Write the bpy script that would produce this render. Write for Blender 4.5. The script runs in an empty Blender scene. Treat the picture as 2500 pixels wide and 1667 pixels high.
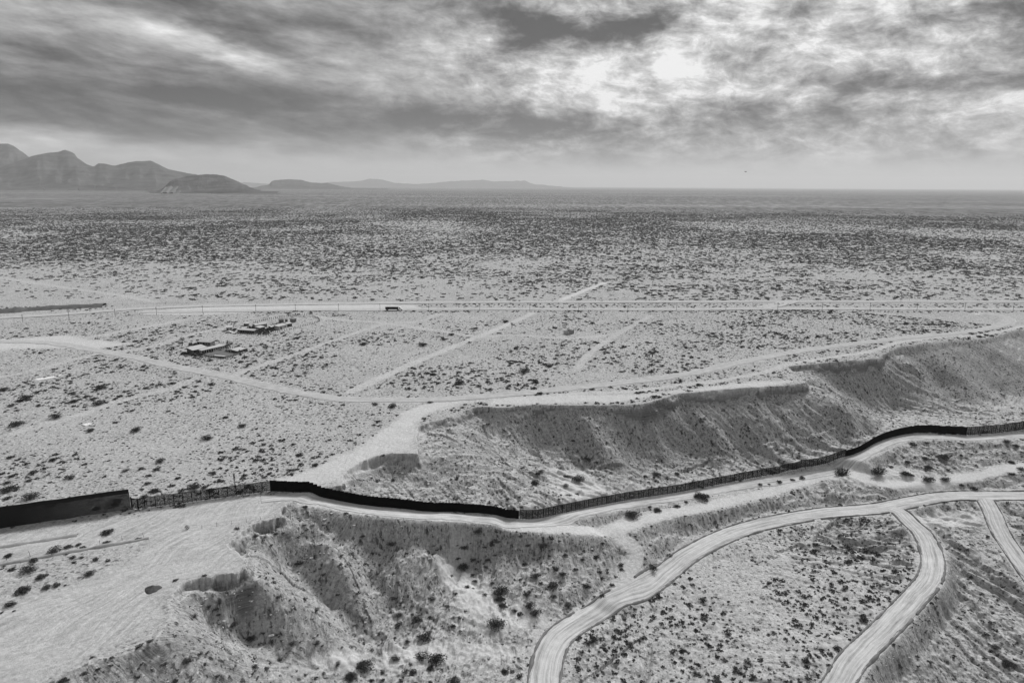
import bpy, bmesh, math, random
import numpy as np
from mathutils import Vector, Matrix
R = math.radians
rng = np.random.default_rng(7)
random.seed(7)
SC = bpy.context.scene
COL = SC.collection

# ------------------------------------------------------------------ camera
CAMZ = 100.0
FPX = 1568.0                 # focal length in units of a 2352 px wide picture
PITCH = R(12.86)
ROLL = 0.0056
cp, sp = math.cos(PITCH), math.sin(PITCH)
AF = np.array([0, cp, -sp]); AU = np.array([0, sp, cp]); AR = np.array([1.0, 0, 0])
IR = AR * math.cos(ROLL) + AU * math.sin(ROLL)
IU = -AR * math.sin(ROLL) + AU * math.cos(ROLL)
cam_d = bpy.data.cameras.new('camera'); cam = bpy.data.objects.new('camera', cam_d); COL.objects.link(cam)
cam_d.sensor_width = 36.0; cam_d.lens = 24.0
cam_d.clip_start = 1.0; cam_d.clip_end = 200000.0
M3 = Matrix(((IR[0], IU[0], -AF[0]), (IR[1], IU[1], -AF[1]), (IR[2], IU[2], -AF[2]))).to_4x4()
M3.translation = (0, 0, CAMZ)
cam.matrix_world = M3
SC.camera = cam

# ------------------------------------------------------------------ light and sky
SC.view_settings.view_transform = 'Standard'
SC.view_settings.look = 'None'
SC.view_settings.gamma = 1
SC.view_settings.exposure = 0.54
SUN_EL, SUN_AZ = R(40), R(30)          # azimuth clockwise from +Y (ahead of the camera, to the right)
sd = bpy.data.lights.new('sun', 'SUN'); so = bpy.data.objects.new('sun', sd); COL.objects.link(so)
sd.energy = 2.7; sd.angle = R(12); sd.color = (1.0, 1.0, 1.0)
so.rotation_euler = (R(90) - SUN_EL, 0, -SUN_AZ + math.pi)
sdir = Vector((math.sin(SUN_AZ) * math.cos(SUN_EL), math.cos(SUN_AZ) * math.cos(SUN_EL), math.sin(SUN_EL)))
so.rotation_euler = sdir.to_track_quat('Z', 'Y').to_euler()


class NT:
    """small helper for writing node trees"""
    def __init__(s, tree): s.t = tree; s.n = tree.nodes; s.l = tree.links
    def new(s, kind, **kw):
        n = s.n.new(kind)
        for k, v in kw.items(): setattr(n, k, v)
        return n
    def put(s, sock, v):
        if isinstance(v, bpy.types.NodeSocket): s.l.new(v, sock)
        elif isinstance(v, (int, float)) and hasattr(sock.default_value, '__len__'):
            sock.default_value = (v,) * 3 if len(sock.default_value) == 3 else (v, v, v, 1)
        else: sock.default_value = v
    def m(s, op, a, b=0.0, c=0.0, clamp=False):
        n = s.new('ShaderNodeMath', operation=op); n.use_clamp = clamp
        s.put(n.inputs[0], a); s.put(n.inputs[1], b); s.put(n.inputs[2], c)
        return n.outputs[0]
    def vm(s, op, a, b=(0, 0, 0)):
        n = s.new('ShaderNodeVectorMath', operation=op)
        s.put(n.inputs[0], a)
        if op == 'SCALE': s.put(n.inputs['Scale'], b)
        else: s.put(n.inputs[1], b)
        return n.outputs['Value'] if op in ('LENGTH', 'DOT_PRODUCT', 'DISTANCE') else n.outputs[0]
    def comb(s, x, y, z=0.0):
        n = s.new('ShaderNodeCombineXYZ')
        for i, v in enumerate((x, y, z)): s.put(n.inputs[i], v)
        return n.outputs[0]
    def sep(s, v):
        n = s.new('ShaderNodeSeparateXYZ'); s.put(n.inputs[0], v); return n.outputs
    def noise(s, v, scale, detail=4, rough=.55, lac=2.0, dist=0.0):
        n = s.new('ShaderNodeTexNoise'); s.put(n.inputs['Vector'], v)
        n.inputs['Scale'].default_value = scale; n.inputs['Detail'].default_value = detail
        n.inputs['Roughness'].default_value = rough; n.inputs['Lacunarity'].default_value = lac
        n.inputs['Distortion'].default_value = dist
        return n.outputs[0]
    def voro(s, v, scale, rand=1.0, feature='F1'):
        n = s.new('ShaderNodeTexVoronoi', feature=feature); s.put(n.inputs['Vector'], v)
        n.inputs['Scale'].default_value = scale; n.inputs['Randomness'].default_value = rand
        return n.outputs
    def ramp(s, v, lo, hi, a=0.0, b=1.0, smooth=True):
        n = s.new('ShaderNodeMapRange'); n.interpolation_type = 'SMOOTHSTEP' if smooth else 'LINEAR'
        s.put(n.inputs['Value'], v); s.put(n.inputs['From Min'], lo); s.put(n.inputs['From Max'], hi)
        s.put(n.inputs['To Min'], a); s.put(n.inputs['To Max'], b)
        return n.outputs[0]
    def mix(s, f, a, b):
        n = s.new('ShaderNodeMix', data_type='FLOAT'); s.put(n.inputs[0], f); s.put(n.inputs[2], a); s.put(n.inputs[3], b)
        return n.outputs[0]
    def attr(s, name):
        n = s.new('ShaderNodeAttribute', attribute_name=name); return n.outputs


W = bpy.data.worlds.new('World'); SC.world = W; W.use_nodes = True
def build_world():
    t = NT(W.node_tree)
    for n in list(t.n): t.n.remove(n)
    out = t.new('ShaderNodeOutputWorld'); bg = t.new('ShaderNodeBackground')
    t.l.new(bg.outputs[0], out.inputs[0])
    sky = t.new('ShaderNodeTexSky', sky_type='NISHITA'); sky.sun_disc = False
    sky.sun_elevation = SUN_EL; sky.sun_rotation = SUN_AZ; sky.air_density = 1.0; sky.dust_density = 2.5
    bw = t.new('ShaderNodeRGBToBW'); t.l.new(sky.outputs[0], bw.inputs[0])
    tc = t.new('ShaderNodeTexCoord')
    x, y, z = t.sep(tc.outputs['Generated'])
    zc = t.m('MAXIMUM', z, 0.0)
    # azimuth (deg, + right) and elevation (deg)
    az = t.m('MULTIPLY', t.m('ARCTAN2', x, y), 57.2958)
    el = t.m('MULTIPLY', t.m('ARCSINE', z), 57.2958)
    den = t.m('ADD', zc, 0.045)
    u = t.m('DIVIDE', x, den); v = t.m('DIVIDE', y, den)
    base = t.comb(u, v, 0.0)
    w1 = t.noise(t.comb(t.m('MULTIPLY', u, .35), t.m('MULTIPLY', v, .35), 3.1), 1.0, 3)
    p = t.comb(t.m('ADD', u, t.m('MULTIPLY', w1, 1.2)), t.m('ADD', v, t.m('MULTIPLY', w1, .8)), 0.0)
    n1 = t.noise(p, .55, 9, .58)                    # big cloud masses
    n2 = t.noise(t.comb(t.m('ADD', t.m('MULTIPLY', az, .15), w1), t.m('MULTIPLY', el, .30), 6.0), 1.0, 13, .64, dist=.35)
    n4 = t.noise(t.comb(t.m('ADD', t.m('MULTIPLY', az, .52), t.m('MULTIPLY', el, .15)), t.m('MULTIPLY', el, .95), 2.0), 1.0, 12, .68, dist=.4)           # billows
    # streaky bands of the left half: drawn out along a direction sloping down to the right
    ua = t.m('ADD', t.m('MULTIPLY', az, .13), t.m('MULTIPLY', el, .05))
    va = t.m('ADD', t.m('MULTIPLY', el, .46), t.m('MULTIPLY', az, .045))
    n3 = t.noise(t.comb(ua, va, 1.7), 1.0, 12, .62, dist=.15)
    el_w = t.m('ADD', el, t.m('MULTIPLY', t.m('SUBTRACT', t.noise(t.comb(t.m('MULTIPLY', az, .06), t.m('MULTIPLY', el, .22), 0), 1.0, 5), .5), 5.0))
    az_w = t.m('ADD', az, t.m('MULTIPLY', t.m('SUBTRACT', t.noise(t.comb(t.m('MULTIPLY', az, .07), t.m('MULTIPLY', el, .2), 9), 1.0, 5), .5), 14.0))
    def blob(a, e, ra, re, amp, slope=0.0):
        da = t.m('DIVIDE', t.m('SUBTRACT', az_w, a), ra)
        de = t.m('DIVIDE', t.m('ADD', t.m('SUBTRACT', el_w, e), t.m('MULTIPLY', t.m('SUBTRACT', az_w, a), slope)), re)
        d2 = t.m('ADD', t.m('MULTIPLY', da, da), t.m('MULTIPLY', de, de))
        return t.m('MULTIPLY', t.m('EXPONENT', t.m('MULTIPLY', d2, -1.0)), amp)
    blobs = [
        (22, 13, 17, 4.2, .22, 0), (8, 9, 8, 2.2, .16, 0), (31, 6.5, 10, 2.0, .12, 0), (14, 7.0, 8, 1.6, .10, 0),
        (4, 11.4, 7, 1.3, -.26, .1), (12, 12.2, 3.2, 1.1, -.30, 0), (1, 12.4, 9, 1.3, -.20, .12), (35, 11.0, 6, .9, -.36, 0), (29, 7.2, 9, .9, -.28, 0),
        (17, 9.8, 2.5, .8, -.16, 0), (22, 12.5, 3, .9, -.16, 0), (26, 5.3, 8, .6, -.12, 0),
        (-23, 9.8, 6.5, .8, .26, .25), (-20, 8.6, 4.0, .7, .14, .3), (-29, 12.5, 11, 1.7, -.17, .12), (-12, 12.0, 9, 1.1, -.08, .1),
        (-30, 6.0, 15, 2.2, -.19, .02), (-10, 5.0, 24, 1.8, -.19, .02), (8, 4.6, 9, 1.0, -.16, 0),
        (-28, 2.6, 22, .9, .14, .04), (-8, 6.9, 8, .7, .10, .08), (24, 2.2, 25, 1.2, .05, 0),
    ]
    s = blob(*blobs[0])
    for b in blobs[1:]: s = t.m('ADD', s, blob(*b))
    rightness = t.ramp(az, -22, 6)
    tex = t.mix(rightness, t.m('MULTIPLY', t.m('SUBTRACT', n3, .5), 1.05), t.m('ADD', t.m('MULTIPLY', t.m('SUBTRACT', n2, .5), 1.5), t.m('MULTIPLY', t.m('SUBTRACT', n4, .5), .85)))
    tex = t.m('MULTIPLY', tex, t.ramp(el, 0.0, 4.5, .25, 1.0))
    fine = t.m('MULTIPLY', t.m('SUBTRACT', t.noise(t.comb(t.m('MULTIPLY', az, .22), t.m('MULTIPLY', el, .9), 4.2), 1.0, 12, .64, dist=.5), .5), .30)
    fine = t.m('MULTIPLY', fine, t.ramp(el, 0.5, 6.0, .25, 1.0))
    val = t.m('ADD', t.m('ADD', t.m('ADD', s, tex), fine), .60)
    # towards the horizon an even pale band; overhead a bright even deck
    val = t.m('ADD', .6, t.m('MULTIPLY', t.m('SUBTRACT', val, .6), 1.15))
    val = t.mix(t.ramp(el, 0.2, 2.8, .8, 0.0), val, .76)
    val = t.mix(t.ramp(el, 15, 26), val, .60)
    val = t.m('MAXIMUM', t.m('MINIMUM', val, .93), .22)
    # perceptual -> linear light
    lin = t.m('POWER', val, 2.2)
    lin = t.m('ADD', t.m('MULTIPLY', lin, 7.1), t.m('MULTIPLY', t.m('MINIMUM', bw.outputs[0], 8.0), .04))
    t.put(bg.inputs[0], lin); bg.inputs[1].default_value = 0.10
build_world()

# ------------------------------------------------------------------ picture <-> place
def ray(px, py):
    u = np.asarray(px, float) - 1176.0; v = np.asarray(py, float) - 784.0
    return u[..., None] * IR - v[..., None] * IU + FPX * AF
def unproj(px, py, e):
    d = ray(px, py); t = (np.asarray(e, float) - CAMZ) / d[..., 2]
    return d[..., 0] * t, d[..., 1] * t
def proj(x, y, z):
    P = np.stack([x, y, np.asarray(z, float) - CAMZ], -1)
    dep = P @ AF
    dep = np.where(dep < 1, 1, dep)
    return 1176 + FPX * (P @ IR) / dep, 784 - FPX * (P @ IU) / dep, dep

# ------------------------------------------------------------------ numpy noise
_perm = rng.permutation(256)
_grad = rng.random(256) * 2 - 1
def vnoise(x, y, seed=0):
    xi = np.floor(x).astype(np.int64); yi = np.floor(y).astype(np.int64)
    fx = x - xi; fy = y - yi
    fx = fx * fx * fx * (fx * (fx * 6 - 15) + 10); fy = fy * fy * fy * (fy * (fy * 6 - 15) + 10)
    def h(a, b): return _grad[(_perm[(_perm[(a + seed) & 255] + b) & 255])]
    a = h(xi, yi); b = h(xi + 1, yi); c = h(xi, yi + 1); d = h(xi + 1, yi + 1)
    return (a * (1 - fx) + b * fx) * (1 - fy) + (c * (1 - fx) + d * fx) * fy
def fbm(x, y, oct=4, seed=0, gain=.5):
    s = 0; a = 1.0; tot = 0
    for i in range(oct):
        s = s + a * vnoise(x * 2 ** i + 13.7 * i, y * 2 ** i - 7.3 * i, seed + i * 17); tot += a; a *= gain
    return s / tot
def sstep(a, b, x):
    t = np.clip((x - a) / (b - a), 0, 1); return t * t * (3 - 2 * t)

# ------------------------------------------------------------------ terrain controls (picture coordinates of a 2352 px wide view, height)
# rim of the upper bluff, right to left, then across the fence road, then the left bench rim down to the lower left
RIM = [(2500, 752, 5), (2352, 757, 5), (2319, 761, 5), (2297, 771, 4), (2240, 781, 3), (2153, 786, 4), (2067, 797, 6), (2009, 824, 5),
       (1901, 833, 5), (1811, 842, 3), (1829, 860, 2), (1854, 879, 6), (1793, 886, 6), (1667, 893, 6), (1559, 904, 6), (1505, 921, 4.5),
       (1473, 928, 4), (1383, 931, 3.5), (1221, 930, 3), (1149, 937, 4), (1095, 934, 5), (1062, 946, 4), (1023, 962, 3.5), (983, 971, 3.5),
       (961, 980, 3), (958, 1009, 2.5), (961, 1042, 5), (897, 1041, 5), (861, 1048, 4.5), (825, 1063, 4.5), (799, 1081, 4), (787, 1095, 4),
       (792, 1112, 4), (757, 1119, 1.5), (722, 1127, .3), (700, 1140, .2), (672, 1151, 1.5), (660, 1160, 3.5), (644, 1168, 4), (648, 1180, 3),
       (659, 1188, 3), (630, 1191, 3.5), (576, 1205, 4), (554, 1223, 6), (522, 1252, 6.5), (526, 1262, 6), (551, 1270, 3.4), (567, 1288, 3.6),
       (562, 1306, 3.8), (547, 1317, 3.6), (504, 1322, 3.5), (450, 1333, 2.6), (418, 1342, 2.0), (400, 1367, 1.7), (389, 1390, .8), (389, 1418, .4),
       (353, 1468, .3), (288, 1500, .3), (198, 1526, .3), (108, 1560, .3), (20, 1600, .3), (-150, 1680, .3)]
CTRL = [
    # right bowl
    (2352, 830, -12), (2300, 900, -23), (2352, 930, -26), (2300, 960, -26), (2200, 940, -25), (2150, 890, -19), (2100, 840, -8),
    (2100, 880, -15), (2050, 930, -22), (2150, 960, -25), (2060, 960, -24), (1980, 900, -15), (1920, 880, -11), (1990, 935, -19.5), (2450, 900, -24), (2200, 860, -14),
    # spur between the two bluffs
    (1872, 905, -5), (1910, 930, -9), (1950, 946, -12.5), (1990, 957, -16), (2030, 968, -19), (1990, 1000, -21.5), (1940, 1020, -22),
    # middle bluff face
    (1850, 960, -13), (1850, 1040, -22), (1750, 980, -14), (1750, 1060, -24), (1600, 960, -10.5), (1600, 1040, -20.5), (1600, 1085, -25), (1480, 980, -10),
    (1440, 1100, -20), (1390, 1060, -16.5), (1370, 1010, -11.5), (1310, 1040, -16.5), (1500, 1110, -22.5), (1480, 1050, -18.5), (1700, 1020, -19), (1530, 1010, -16), (1650, 1000, -15.5),
    # inner bowl
    (1100, 970, -5), (1150, 1000, -10), (1190, 1050, -15.5), (1240, 1000, -12), (1250, 1080, -18.5), (1300, 1120, -20), (1340, 1150, -20.5), (1230, 1110, -18), (1060, 1000, -4.5), (1280, 1040, -16.5),
    (1100, 1040, -9), (1020, 1010, -3.5),
    # spur running from the nose towards the fence
    (985, 1046, -3.5), (1040, 1060, -6), (1100, 1070, -8.5), (1150, 1080, -11), (1190, 1094, -13.5), (1215, 1115, -15.5),
    # front bowl
    (850, 1080, -5), (870, 1100, -7), (900, 1120, -8), (830, 1110, -5), (960, 1090, -6.5), (1000, 1130, -10.5), (1060, 1140, -12.5), (1120, 1140, -13.8), (1150, 1165, -15.5), (820, 1135, -5.5), (1100, 1105, -10.5),
    # line of the fence and its road
    (684, 1135, -.6), (756, 1146, -2.4), (847, 1161, -5.2), (933, 1168, -7.6), (1005, 1175, -10), (1077, 1179, -12.6), (1130, 1185, -14.5), (1194, 1190, -16.4),
    (700, 1150, -1.0), (780, 1160, -3.2), (900, 1178, -7), (1000, 1186, -10), (1100, 1192, -13.6), (1200, 1200, -16.6),
    (1266, 1184, -18.5), (1356, 1165, -20.5), (1446, 1149, -22), (1536, 1136, -23.4), (1600, 1125, -24.3), (1700, 1106, -24.6), (1800, 1088, -24), (1880, 1071, -23.2), (1941, 1052, -22),
    (1973, 1039, -21), (2009, 1019, -20.3), (2045, 1006, -20), (2081, 998, -20), (2117, 995, -20), (2171, 997, -20), (2220, 1001, -20), (2352, 991, -20), (2450, 980, -20),
    (2100, 1004, -20.2), (2160, 1004, -20.2), (2240, 1009, -20.4), (2352, 1000, -20.4), (1990, 1055, -22.6), (2040, 1025, -21),
    # knoll right of the road
    (2130, 1013, -20.6), (2150, 1040, -22.5), (2100, 1060, -24), (2180, 1080, -25.5), (2280, 1040, -23), (2330, 1060, -24.5), (2250, 1090, -26), (2060, 1070, -25), (2020, 1080, -25.6),
    (2045, 1105, -26.3), (1937, 1084, -25), (2171, 1106, -26.6), (2333, 1075, -25), (2300, 1115, -27.3), (2200, 1122, -28),
    # cut bank above the lower road, lower road
    (2150, 1129, -28.2), (2050, 1135, -27.6), (1950, 1150, -27.6), (2352, 1139, -29.2), (2225, 1136, -29.4), (2153, 1142, -29.6), (2081, 1155, -29.8), (2009, 1168, -30),
    (1901, 1177, -30), (1811, 1191, -30.2), (1721, 1211, -30.5), (1649, 1238, -30.9), (1577, 1277, -31.4), (1527, 1317, -31.9), (1473, 1357, -32.4), (1401, 1389, -33), (1329, 1429, -33.7),
    (1285, 1461, -34.2), (1264, 1497, -34.6), (1255, 1533, -35), (1249, 1568, -35.4), (1245, 1680, -36),
    (1400, 1217, -22.5), (1505, 1186, -23.5), (1649, 1157, -25), (1800, 1124, -25.6), (1300, 1213, -20), (1450, 1180, -22.3), (1560, 1165, -24.4), (1800, 1150, -27), (1650, 1185, -27), (1560, 1215, -28), (1460, 1240, -24.2),
    (1500, 1300, -31), (1458, 1272, -25.8), (1433, 1339, -29.6),
    # bench between the two roads
    (1600, 1330, -32.2), (1700, 1260, -31), (1800, 1320, -31.6), (1900, 1240, -30.6), (2000, 1330, -31.4), (1700, 1450, -33.8), (1500, 1450, -34.6), (1500, 1568, -35.8), (1750, 1568, -35.2), (1950, 1440, -32.8),
    (1340, 1500, -35.2), (1350, 1568, -35.8), (1960, 1212, -31.6), (2010, 1240, -32.2), (1980, 1262, -32.0), (2040, 1215, -30.6), (1900, 1205, -30.2),
    # side road
    (2067, 1166, -30), (2088, 1198, -30.4), (2117, 1223, -30.8), (2135, 1256, -31.2), (2143, 1292, -31.6), (2135, 1328, -32), (2113, 1357, -32.4), (2040, 1436, -33), (1991, 1483, -33.4), (1955, 1522, -33.8), (1926, 1568, -34.2), (1870, 1650, -35),
    # sunken pit
    (2110, 1186, -32.6), (2160, 1192, -33), (2200, 1184, -32.2), (2150, 1153, -29.8), (2220, 1160, -30.2), (2240, 1200, -31.4), (2165, 1212, -33), (2120, 1208, -31.6),
    # falling ground right of the side road
    (2165, 1256, -33.5), (2180, 1310, -36), (2165, 1345, -36.5), (2200, 1230, -34.2), (2250, 1290, -36), (2150, 1395, -39), (2110, 1430, -38.5), (2200, 1450, -42), (2080, 1480, -39), (2120, 1510, -42), (2040, 1545, -41), (2300, 1430, -42.5), (2352, 1560, -46), (2200, 1568, -45),
    (2340, 1400, -41), (2450, 1500, -46), (2100, 1568, -44), (2180, 1390, -40), (2240, 1360, -39.3),
    (2272, 1151, -30), (2279, 1177, -30.8), (2297, 1220, -32.5), (2330, 1270, -34.6), (2352, 1303, -36), (2400, 1400, -40), (2352, 1180, -31), (2380, 1240, -33),
    # left foreground gullies
    (690, 1185, -3), (740, 1180, -3.4), (850, 1200, -8), (900, 1220, -11), (1000, 1215, -13.5), (1060, 1230, -17.5), (1120, 1225, -18), (1180, 1218, -18), (1250, 1222, -19.5),
    (1400, 1245, -24), (1430, 1290, -26.4), (1380, 1330, -30), (1300, 1260, -24), (1200, 1260, -22.5), (1300, 1340, -28.8), (1200, 1340, -27), (1100, 1290, -24.5), (1350, 1390, -32.5), (1250, 1420, -33), (1130, 1420, -30.5),
    (1060, 1330, -26), (1060, 1270, -22.5), (1000, 1290, -19), (960, 1250, -15.5), (990, 1350, -23.5), (1000, 1400, -27), (1050, 1440, -30.5),
    (800, 1250, -11.5), (840, 1300, -17), (860, 1350, -22), (870, 1410, -26), (900, 1330, -20), (940, 1310, -19), (870, 1240, -13.5),
    (690, 1230, -6.5), (740, 1260, -9.5), (790, 1310, -13.5), (820, 1370, -19.5), (840, 1430, -25), (720, 1220, -6.5), (770, 1225, -8.5), (620, 1250, -9), (550, 1240, -7.5), (575, 1265, -8), (660, 1290, -11.5), (710, 1330, -16), (760, 1390, -21.5), (820, 1450, -27), (850, 1480, -29.5),
    (600, 1312, -6.3), (660, 1350, -10.5), (585, 1290, -4.6), (575, 1330, -5.2), (700, 1390, -13.5), (750, 1430, -19), (800, 1480, -25.5),
    (460, 1370, -6.2), (430, 1360, -4.2), (408, 1378, -2.8), (500, 1345, -4.8), (540, 1340, -5), (520, 1380, -8), (560, 1420, -11.5), (620, 1460, -16), (700, 1500, -21.5), (620, 1390, -9), (480, 1420, -8),
    (420, 1440, -2.5), (470, 1470, -6), (540, 1510, -12), (620, 1540, -18), (700, 1550, -23), (800, 1530, -27), (900, 1480, -29.5), (920, 1530, -31), (1000, 1480, -31.5), (1150, 1480, -33),
    (400, 1500, -3.6), (350, 1540, -5), (450, 1568, -9), (550, 1568, -15), (250, 1568, -2.5), (700, 1620, -25), (1000, 1568, -33.5), (1100, 1530, -32.6), (1180, 1520, -34), (1150, 1600, -35), (850, 1620, -30), (1240, 1480, -34.2),
    # ground out of the picture
    (2800, 1000, -24), (2800, 1200, -36), (2700, 1568, -50), (0, 1700, -4), (400, 1800, -18), (1000, 1900, -38), (1600, 1900, -39), (2100, 1900, -42),
]

class PL:
    """polyline on the ground with distance / arclength queries"""
    def __init__(s, xy):
        s.p = np.asarray(xy, float); s.a = s.p[:-1]; s.d = s.p[1:] - s.p[:-1]
        s.L = np.hypot(s.d[:, 0], s.d[:, 1]); s.s0 = np.concatenate([[0], np.cumsum(s.L)])[:-1]
        s.len = s.L.sum()
    def query(s, x, y):
        best = np.full(x.shape, 1e18); arc = np.zeros(x.shape); side = np.zeros(x.shape); par = np.zeros(x.shape)
        for i in range(len(s.a)):
            ax, ay = s.a[i]; dx, dy = s.d[i]; L2 = s.L[i] ** 2 + 1e-9
            rx = x - ax; ry = y - ay
            t = np.clip((rx * dx + ry * dy) / L2, 0, 1)
            ex = rx - t * dx; ey = ry - t * dy
            d2 = ex * ex + ey * ey
            m = d2 < best
            best = np.where(m, d2, best); arc = np.where(m, s.s0[i] + t * s.L[i], arc); par = np.where(m, i + t, par)
            side = np.where(m, dx * ry - dy * rx, side)
        return np.sqrt(best), arc, side, par
    def near(s, x, y, margin):
        lo = s.p.min(0) - margin; hi = s.p.max(0) + margin
        return (x > lo[0]) & (x < hi[0]) & (y > lo[1]) & (y < hi[1])

def smooth_line(pts, step):
    """Catmull-Rom through the points, resampled at about `step` metres"""
    P = np.asarray(pts, float); out = []
    Q = np.vstack([2 * P[0] - P[1], P, 2 * P[-1] - P[-2]])
    for i in range(1, len(Q) - 2):
        n = max(1, int(np.hypot(*(Q[i + 1] - Q[i])[:2]) / step))
        for k in range(n):
            t = k / n
            out.append(.5 * (2 * Q[i] + (Q[i + 1] - Q[i - 1]) * t + (2 * Q[i - 1] - 5 * Q[i] + 4 * Q[i + 1] - Q[i + 2]) * t * t + (3 * Q[i] - Q[i - 1] - 3 * Q[i + 1] + Q[i + 2]) * t ** 3))
    out.append(P[-1]); return np.array(out)

rim = np.array(RIM, float)
rx_, ry_ = unproj(rim[:, 0], rim[:, 1], np.zeros(len(rim)))
RIMXY = np.stack([rx_, ry_], 1)
RIMPL = PL(RIMXY)
RIMSTEP = rim[:, 2] * .8
# closed outline of the high ground (counter-clockwise round the far side)
HIGH = np.vstack([RIMXY, [(-260, 90), (-90000, 60), (-90000, 90000), (90000, 90000), (90000, 900), (900, 560)]])
def inside(poly, x, y):
    c = np.zeros(x.shape, bool); n = len(poly); j = n - 1
    for i in range(n):
        xi, yi = poly[i]; xj, yj = poly[j]
        if yi != yj:
            m = ((yi > y) != (yj > y)) & (x < (xj - xi) * (y - yi) / (yj - yi) + xi)
            c ^= m
        j = i
    return c

# radial basis surface of the low ground
def adj(px, e):
    """final height guess for a control: the valley behind and below the right half of the fence lies deeper"""
    px = np.asarray(px, float); e = np.asarray(e, float)
    e = np.where(e < -26.5, -26.5 + (e + 26.5) * .65, e)
    return e - 3.2 * sstep(1230, 1450, px) * sstep(-11, -21, e)
ctrl = np.array(CTRL, float)
ctrl[:, 2] = adj(ctrl[:, 0], ctrl[:, 2])
cx, cy = unproj(ctrl[:, 0], ctrl[:, 1], ctrl[:, 2])
pts = [np.stack([cx, cy, ctrl[:, 2]], 1)]
seg = np.linspace(0, len(RIMXY) - 1, 150)
for k in seg:
    i = min(int(k), len(RIMXY) - 2); f = k - i
    p = RIMXY[i] * (1 - f) + RIMXY[i + 1] * f; st = RIMSTEP[i] * (1 - f) + RIMSTEP[i + 1] * f
    t = RIMXY[i + 1] - RIMXY[i]; t = t / np.hypot(*t); nrm = np.array([-t[1], t[0]])
    if inside(HIGH, np.array([p[0] + nrm[0]]), np.array([p[1] + nrm[1]]))[0]: nrm = -nrm
    q = p + nrm * 1.5
    pts.append(np.array([[q[0], q[1], -st]]))
pts = np.vstack(pts)
C2 = 3.0 ** 2
def _phi(d2): return np.sqrt(d2 + C2)
D2 = (pts[:, None, 0] - pts[None, :, 0]) ** 2 + (pts[:, None, 1] - pts[None, :, 1]) ** 2
A = -_phi(D2) + np.eye(len(pts)) * (-0.0) 
n = len(pts)
A = A + np.eye(n) * .3
Pm = np.stack([np.ones(n), pts[:, 0] / 100, pts[:, 1] / 100], 1)
K = np.zeros((n + 3, n + 3)); K[:n, :n] = A; K[:n, n:] = Pm; K[n:, :n] = Pm.T
sol = np.linalg.solve(K, np.concatenate([pts[:, 2], [0, 0, 0]]))
RW, RC = sol[:n], sol[n:]
def low_raw(x, y):
    out = np.empty(x.shape); xf = x.ravel(); yf = y.ravel(); o = out.ravel()
    px32 = pts[:, 0].astype(np.float32); py32 = pts[:, 1].astype(np.float32); w32 = RW.astype(np.float32)
    for s in range(0, len(xf), 20000):
        xs = xf[s:s + 20000].astype(np.float32)[:, None]; ys = yf[s:s + 20000].astype(np.float32)[:, None]
        d = np.sqrt((xs - px32) ** 2 + (ys - py32) ** 2 + np.float32(C2))
        o[s:s + 20000] = -(d @ w32) + RC[0] + RC[1] * xs[:, 0] / 100 + RC[2] * ys[:, 0] / 100
    return o.reshape(x.shape)

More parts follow.
